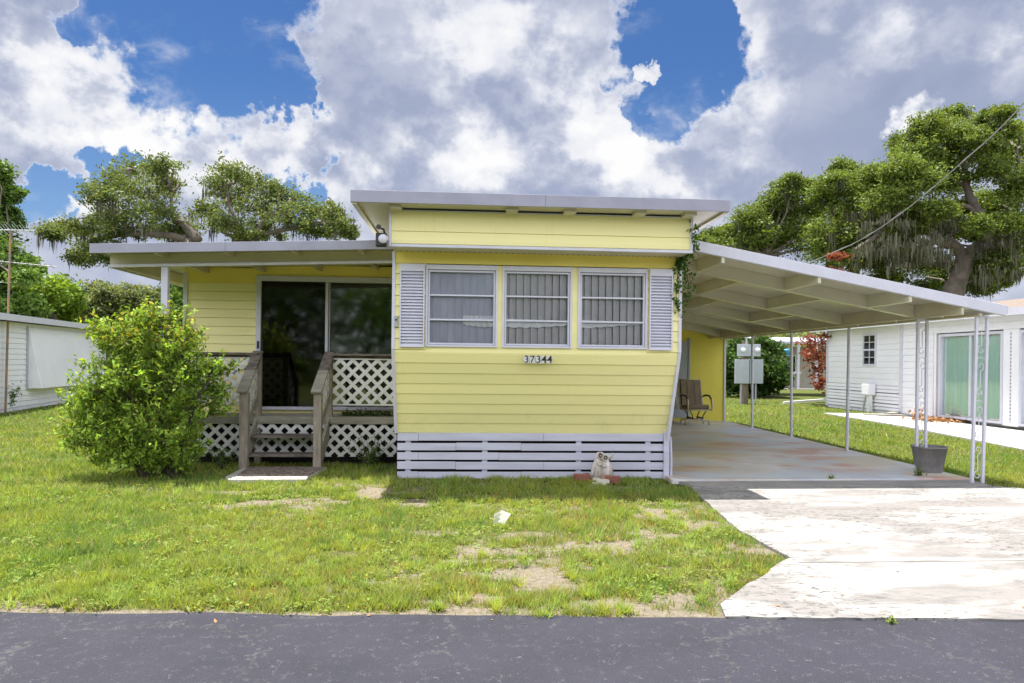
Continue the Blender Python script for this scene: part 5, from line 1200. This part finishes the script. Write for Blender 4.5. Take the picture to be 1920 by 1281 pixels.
mb.hexa([a + nv * .02 + up * z0, b_ + nv * .02 + up * z0, b_ + nv * .42 + up * z0, a + nv * .42 + up * z0, a + nv * .02 + up * z1, b_ + nv * .02 + up * z1, b_ + nv * .06 + up * z1, a + nv * .06 + up * z1]); mb.build('awning', 'neigh', nh, bevel=.04)
mb = MB(); mb.hexa([a - dv * .08 + nv * .015 + up * .6, a + nv * .015 + up * .6, a + nv * .05 + up * .6, a - dv * .08 + nv * .05 + up * .6, a - dv * .08 + nv * .015 + up * 2.5, a + nv * .015 + up * 2.5, a + nv * .05 + up * 2.5, a - dv * .08 + nv * .05 + up * 2.5]); mb.build('awning_side', 'meter', nh)
# antenna on a mast
b0 = at(10, 775, Z=0); tz = at(20, 430, Y=b0.y).z; lean = at(20, 430, Y=b0.y).x
an = empty('tv_antenna', (b0.x, b0.y, 0), 'tall rusty mast with television antenna at the left edge', 'antenna')
tp = Vector((lean, b0.y, tz)); MB().tube([b0, tp], .03, 8).build('mast', 'rust', an)
for (py, kind) in ((432, 0), (492, 1)):
    c = Vector((lean - .02 * kind, b0.y - .05, at(18, py, Y=b0.y).z)); mb = MB()
    if kind == 0:
        d1 = Vector((1, .25, .05)).normalized(); mb.tube([c - d1 * 1.1, c + d1 * .6], .014, 6)
        for k in range(11):
            q = c + d1 * (-1.1 + k * .16); w_ = .75 - .025 * k; e = Vector((.35, -.93, .1)) * w_; mb.tube([q - e, q + e], .009, 5)
            mb.tube([q - e + up * .09, q + e + up * .09], .006, 5)
    else:
        d1 = Vector((1, .3, -.06)).normalized(); mb.tube([c - d1 * 1.3, c + d1 * 1.15], .014, 6); mb.tube([c - d1 * .8 + up * .75, c - d1 * .35], .014, 6)
        for k in range(9): q = c + d1 * (-1.2 + k * .28); e = Vector((.3, -.8, .05)) * .35; mb.tube([q - e, q + e], .008, 5)
    mb.build('aerial', 'cable' if kind else 'meter', an)

# ------------------------------------------------------------------ right neighbour house
XW = 13.9
rh = empty('neighbour_house', (XW, 20, 0), 'white sided neighbouring house on the right with green curtained sliding doors', 'house')
ON = Vector((-1, 0, 0))
def rbox(mb, y0, y1, z0, z1, o0, o1): mb.box(XW - o1, XW - o0, y0, y1, z0, z1)
ya, yb_, yc = 25.45, 20.75, 8.
mb = MB(); siding(mb, (XW, ya, .95), (XW, yb_, .95), (XW, yb_, 2.9), (XW, ya, 2.9), ON, .2, .02, .016); siding(mb, (XW - .02, ya, .1), (XW - .02, yb_, .1), (XW - .02, yb_, .92), (XW - .02, ya, .92), ON, .11, .025, .03)
siding(mb, (XW - .14, yb_ - .05, .1), (XW - .14, 19.3, .1), (XW - .14, 19.3, 2.95), (XW - .14, yb_ - .05, 2.95), ON, .2, .02, .014)
siding(mb, (XW - .14, 19.3, 2.56), (XW - .14, yc, 2.56), (XW - .14, yc, 2.95), (XW - .14, 19.3, 2.95), ON, .2)
mb.box(XW, XW + 8, yb_, ya, 0, 2.95); mb.box(XW + .15, XW + 8, yc, yb_ - .01, 0, 2.95); mb.box(XW - .13, XW + .14, 19.2, yb_ - .01, 0, 2.95)
mb.build('wall', 'neigh', rh)
mb = MB(); rbox(mb, ya - .06, ya + .05, .05, 2.9, -.02, .05); mb.build('corner_trim', 'white', rh); mb = MB(); rbox(mb, yb_ - .04, yb_ + .10, .05, 2.9, .142, .17); mb.build('corner_trim', 'white', rh)
mb = MB(); mb.hexa([(XW - .5, yc, 2.98), (XW + 4, yc, 3.75), (XW + 4, ya + .4, 3.75), (XW - .5, ya + .4, 2.98), (XW - .5, yc, 3.06), (XW + 4, yc, 3.83), (XW + 4, ya + .4, 3.83), (XW - .5, ya + .4, 3.06)])
mb.hexa([(XW + 4, yc, 3.75), (XW + 8.5, yc, 2.98), (XW + 8.5, ya + .4, 2.98), (XW + 4, ya + .4, 3.75), (XW + 4, yc, 3.83), (XW + 8.5, yc, 3.06), (XW + 8.5, ya + .4, 3.06), (XW + 4, ya + .4, 3.83)])
mb.build('roof', 'shingle', rh)
mb = MB(); mb.box(XW - .54, XW - .503, yc, ya + .42, 2.88, 3.07); mb.box(XW - .50, XW + .1, yc, ya + .4, 2.952, 2.975); mb.build('fascia', 'white', rh)
# sliding doors
def slider(y0, y1):
    fr = MB(); z0, z1 = .13, 2.53; t_ = .07
    rbox(fr, y0, y0 + t_, z0, z1, .0, .16); rbox(fr, y1 - t_, y1, z0, z1, .0, .16); rbox(fr, y0 + t_, y1 - t_, z1 - t_, z1, .0, .16); rbox(fr, y0 + t_, y1 - t_, z0, z0 + t_, .0, .16)
    o = fr.build('sliding_door', 'white', rh, bevel=.004)
    st = MB(); rbox(st, (y0 + y1) / 2 - .03, (y0 + y1) / 2 + .03, z0 + t_, z1 - t_, .07, .12); st.build('door_stile', 'white', o)
    pn = MB(); rbox(pn, y0 + t_, (y0 + y1) / 2 - .031, z0 + t_, z1 - t_, .085, .09); pn.build('pane', 'glass_soft', o); pn = MB(); rbox(pn, (y0 + y1) / 2 + .031, y1 - t_, z0 + t_, z1 - t_, .065, .07); pn.build('pane', 'glass_soft', o)
    cu = MB(); n_ = 60; pr = None
    for k in range(n_ + 1):
        y = y0 + .08 + (y1 - y0 - .16) * k / n_; x = XW - .015 + .028 * math.sin(k * 1.9) + .01 * math.sin(k * .7)
        if pr: cu.quad((pr[0], pr[1], z0 + .1), (x, y, z0 + .1), (x, y, z1 - .1), (pr[0], pr[1], z1 - .1))
        pr = (x, y)
    cu.build('curtain', 'teal', o, smooth=True)
slider(16.68, 19.07); slider(13.9, 16.15)
mb = MB(); rbox(mb, 16.16, 16.67, .1, 2.56, .0, .145); rbox(mb, yc, 13.89, .1, 2.56, .0, .14)
mb.build('door_pier', 'neigh', rh)
mb = MB(); rbox(mb, 16.40, 16.44, .2, 2.5, .146, .152); mb.build('perforated_strip', dotted('perforated_strip', 2, .09, .3, (.6, .6, .68, 1), (.12, .12, .13, 1)), rh)
# small window
y0, y1, z0, z1 = 22.30, 23.08, 1.60, 2.70
fr = MB(); t_ = .06
rbox(fr, y0, y0 + t_, z0, z1, .0, .06); rbox(fr, y1 - t_, y1, z0, z1, .0, .06); rbox(fr, y0 + t_, y1 - t_, z1 - t_, z1, 0, .06); rbox(fr, y0 + t_, y1 - t_, z0, z0 + t_, 0, .06)
wo = fr.build('window', 'white', rh); mu = MB(); rbox(mu, y0 + t_, y1 - t_, (z0 + z1) / 2 - .03, (z0 + z1) / 2 + .03, .03, .055)
for zz in (z0 + .29, z1 - .29): rbox(mu, y0 + t_, y1 - t_, zz - .012, zz + .012, .035, .05)
rbox(mu, (y0 + y1) / 2 - .012, (y0 + y1) / 2 + .012, z0 + t_, z1 - t_, .036, .049); mu.build('muntin', 'white', wo)
pn = MB(); rbox(pn, y0 + t_, y1 - t_, z0 + t_, z1 - t_, .022, .03); pn.build('pane', 'glass_dark', wo)
pn = MB(); rbox(pn, y0 + t_, y1 - t_, z0 + t_, z1 - t_, .017, .019); pn.build('backing', basic('dim_blue_interior', (.13, .18, .20, 1), .8), wo)
# utility box on the wall
ub = empty('utility_box', (XW - .2, 22.45, 0), 'small white utility box on a post at the right house wall', 'utility box')
mb = MB(); mb.box(XW - .34, XW - .06, 22.25, 22.65, .60, .98); mb.build('box', 'neigh', ub, bevel=.03); mb = MB(); mb.box(XW - .24, XW - .12, 22.35, 22.5, .0, .60); mb.build('post', 'neigh', ub); MB().tube([(XW - .18, 22.6, .6), (XW - .2, 22.7, .3), (XW - .22, 22.75, .03)], .03, 8).build('conduit', 'meter', ub)
# litter of dry leaves and flat boards near that wall
c = at(1742, 790, Z=.03); C = rng.normal(size=(260, 3)) * [.32, .30, .03] + np.array([c.x + .3, c.y, .07]); C[:, 2] = np.abs(C[:, 2] - .03) + .03
C2 = rng.normal(size=(90, 3)) * [.08, .08, .12] + np.array([c.x + .1, c.y + .6, .18]); C2[:, 2] = np.abs(C2[:, 2]) + .03
_lp = fast_mesh('leaf_pile', leaf_cards(np.concatenate([C, C2]), .13, .8, .5), 4, 'leafdry', None, label='heap of dry orange palm leaves on the neighbour walkway', cat='leaf pile'); _lp['kind'] = 'stuff'
c = at(1660, 779, Z=.04); mb = MB().beam((c.x - .5, c.y + .35, .05), (c.x + .9, c.y - .3, .07), .45, .02); mb.beam((c.x + .2, c.y + .2, .10), (c.x + 1., c.y + .25, .16), .3, .02); mb.build('board', 'wood_grey', label='grey weathered boards lying flat on the neighbour walkway', cat='board')
a, b_ = at(1470, 757, Z=.06), at(1553, 743, Z=.06); b_ = Vector((min(b_.x, 13.2), 29., .06)) if b_.y > 29 else b_
a = Vector((12.9, 27.0, .06)); b_ = at(1550, 744, Y=28.6); b_.z = .12
mb = MB().beam(a, b_, .12, .09); mb.build('gutter_pipe', 'neigh', label='white gutter pipe lying on the grass by the far house corner', cat='pipe')
c = at(1500, 717, Z=0)

# ------------------------------------------------------------------ meter boxes on a post
Ym = 27.; mx = at(1401, 690, Y=Ym).x
mt_ = empty('meter_panel', (mx, Ym, 0), 'grey electric meter boxes on a post behind the carport', 'meter panel')
MB().tube([(mx - .05, Ym + .1, 0), (mx - .05, Ym + .1, at(1401, 640, Y=Ym).z)], .14, 12).build('post', 'pole', mt_)
f_ = lambda px, py: at(px, py, Y=Ym)
for (x0, x1, y0, y1, nm) in ((1376, 1402, 674, 719, 'breaker_box'), (1403, 1428, 674, 719, 'breaker_box'), (1381, 1423, 646, 668, 'meter_box')):
    a, b_ = f_(x0, y1), f_(x1, y0); bo = MB().box(a.x, b_.x, Ym - .18, Ym - .03, a.z, b_.z).build(nm, 'meter', mt_, bevel=.01)
    if nm == 'meter_box':
        for px in (1390, 1417): q = f_(px, 657); MB().lathe((q.x, Ym - .18, q.z), [(0, -.09), (.08, -.08), (.09, -.02), (.10, .0)], 16, 'Y').build('meter', 'neigh', bo, smooth=True)
for px in (1388, 1416): q = f_(px, 700); MB().tube([(q.x, Ym - .06, q.z), (q.x, Ym - .06, .0)], .035, 8).build('conduit', 'meter', mt_)
MB().tube([(mx - .08, Ym - .1, f_(1400, 646).z), (mx - .08, Ym - .1, 4.4)], .04, 8).build('service_mast', 'meter', mt_)
# service cable from the mast to a pole out of the frame
pth = [(1920, 193), (1805.6, 302.6), (1695.7, 395.3), (1609.8, 452), (1517, 494)]; Ys = [13., 15.5, 18.2, 20.8, 23.6]
pts = [at(a, b, Y=y) for (a, b), y in zip(pth, Ys)]; p_first = pts[0] + (pts[0] - pts[1]) * 2.2 + Vector((0, 0, .6)); pts = [p_first] + pts + [Vector((mx - .08, Ym - .1, 4.4))]
mb = MB().tube(tube_path(pts, 0, 8), .013, 6); q = tube_path(pts, 0, 8); mb.tube([v + Vector((.02, 0, .012 * math.sin(i * 1.3) + .018)) for i, v in enumerate(q)], .008, 5)
mb.build('power_cable', 'cable', label='sagging overhead power cable running down behind the carport roof', cat='cable')

# ------------------------------------------------------------------ far house
fh = empty('far_house', at(1500, 700, Y=46) * 1, 'distant beige house with white porch posts seen beyond the meter boxes', 'house'); fh.location.z = 0
Yh = 46.; a = at(1440, 700, Y=Yh).x; b_ = at(1640, 700, Y=Yh).x
MB().box(a, b_, Yh, Yh + 6, 0, 2.9).build('wall', 'beige', fh)
mb = MB(); mb.hexa([(a - .6, Yh - 1.8, 3.05), (b_, Yh - 1.8, 3.05), (b_, Yh + 3, 3.5), (a - .6, Yh + 3, 3.5), (a - .6, Yh - 1.8, 3.2), (b_, Yh - 1.8, 3.2), (b_, Yh + 3, 3.65), (a - .6, Yh + 3, 3.65)]); mb.build('roof', 'white', fh)
for px in (1463, 1496, 1530): x = at(px, 700, Y=Yh - 1.6).x; MB().box(x - .07, x + .07, Yh - 1.7, Yh - 1.56, 0, 3.04).build('porch_post', 'white', fh)
for px in (1453, 1480): x = at(px, 700, Y=Yh).x; o = MB().box(x - .45, x + .45, Yh - .06, Yh - .002, 1.1, 2.3).build('window', 'white', fh); MB().box(x - .38, x + .38, Yh - .075, Yh - .061, 1.17, 2.23).build('pane', 'glass_dark', o)
MB().box(at(1465, 700, Y=44.5).x, at(1500, 700, Y=44.5).x, Yh - 1.68, Yh - 1.6, 1.05, 1.15).build('rail', 'white', fh)
MB().box(a - 1, b_, Yh - 2.5, Yh - .01, -.02, .06).build('porch_floor', 'concrete', fh)
q = at(1475.5, 660, Y=Yh - 2.); mb = MB(); mb.lathe((q.x, q.y, q.z - .22), [(0, 0), (.26, 0), (.28, .03), (.28, .34), (.22, .40), (0, .42)], 18)
mb.tube([(q.x, q.y, q.z + .2), (q.x, q.y, 3.04)], .01, 5); mb.build('hanging_feeder', 'blue', label='small blue container hanging at the far house porch', cat='container')
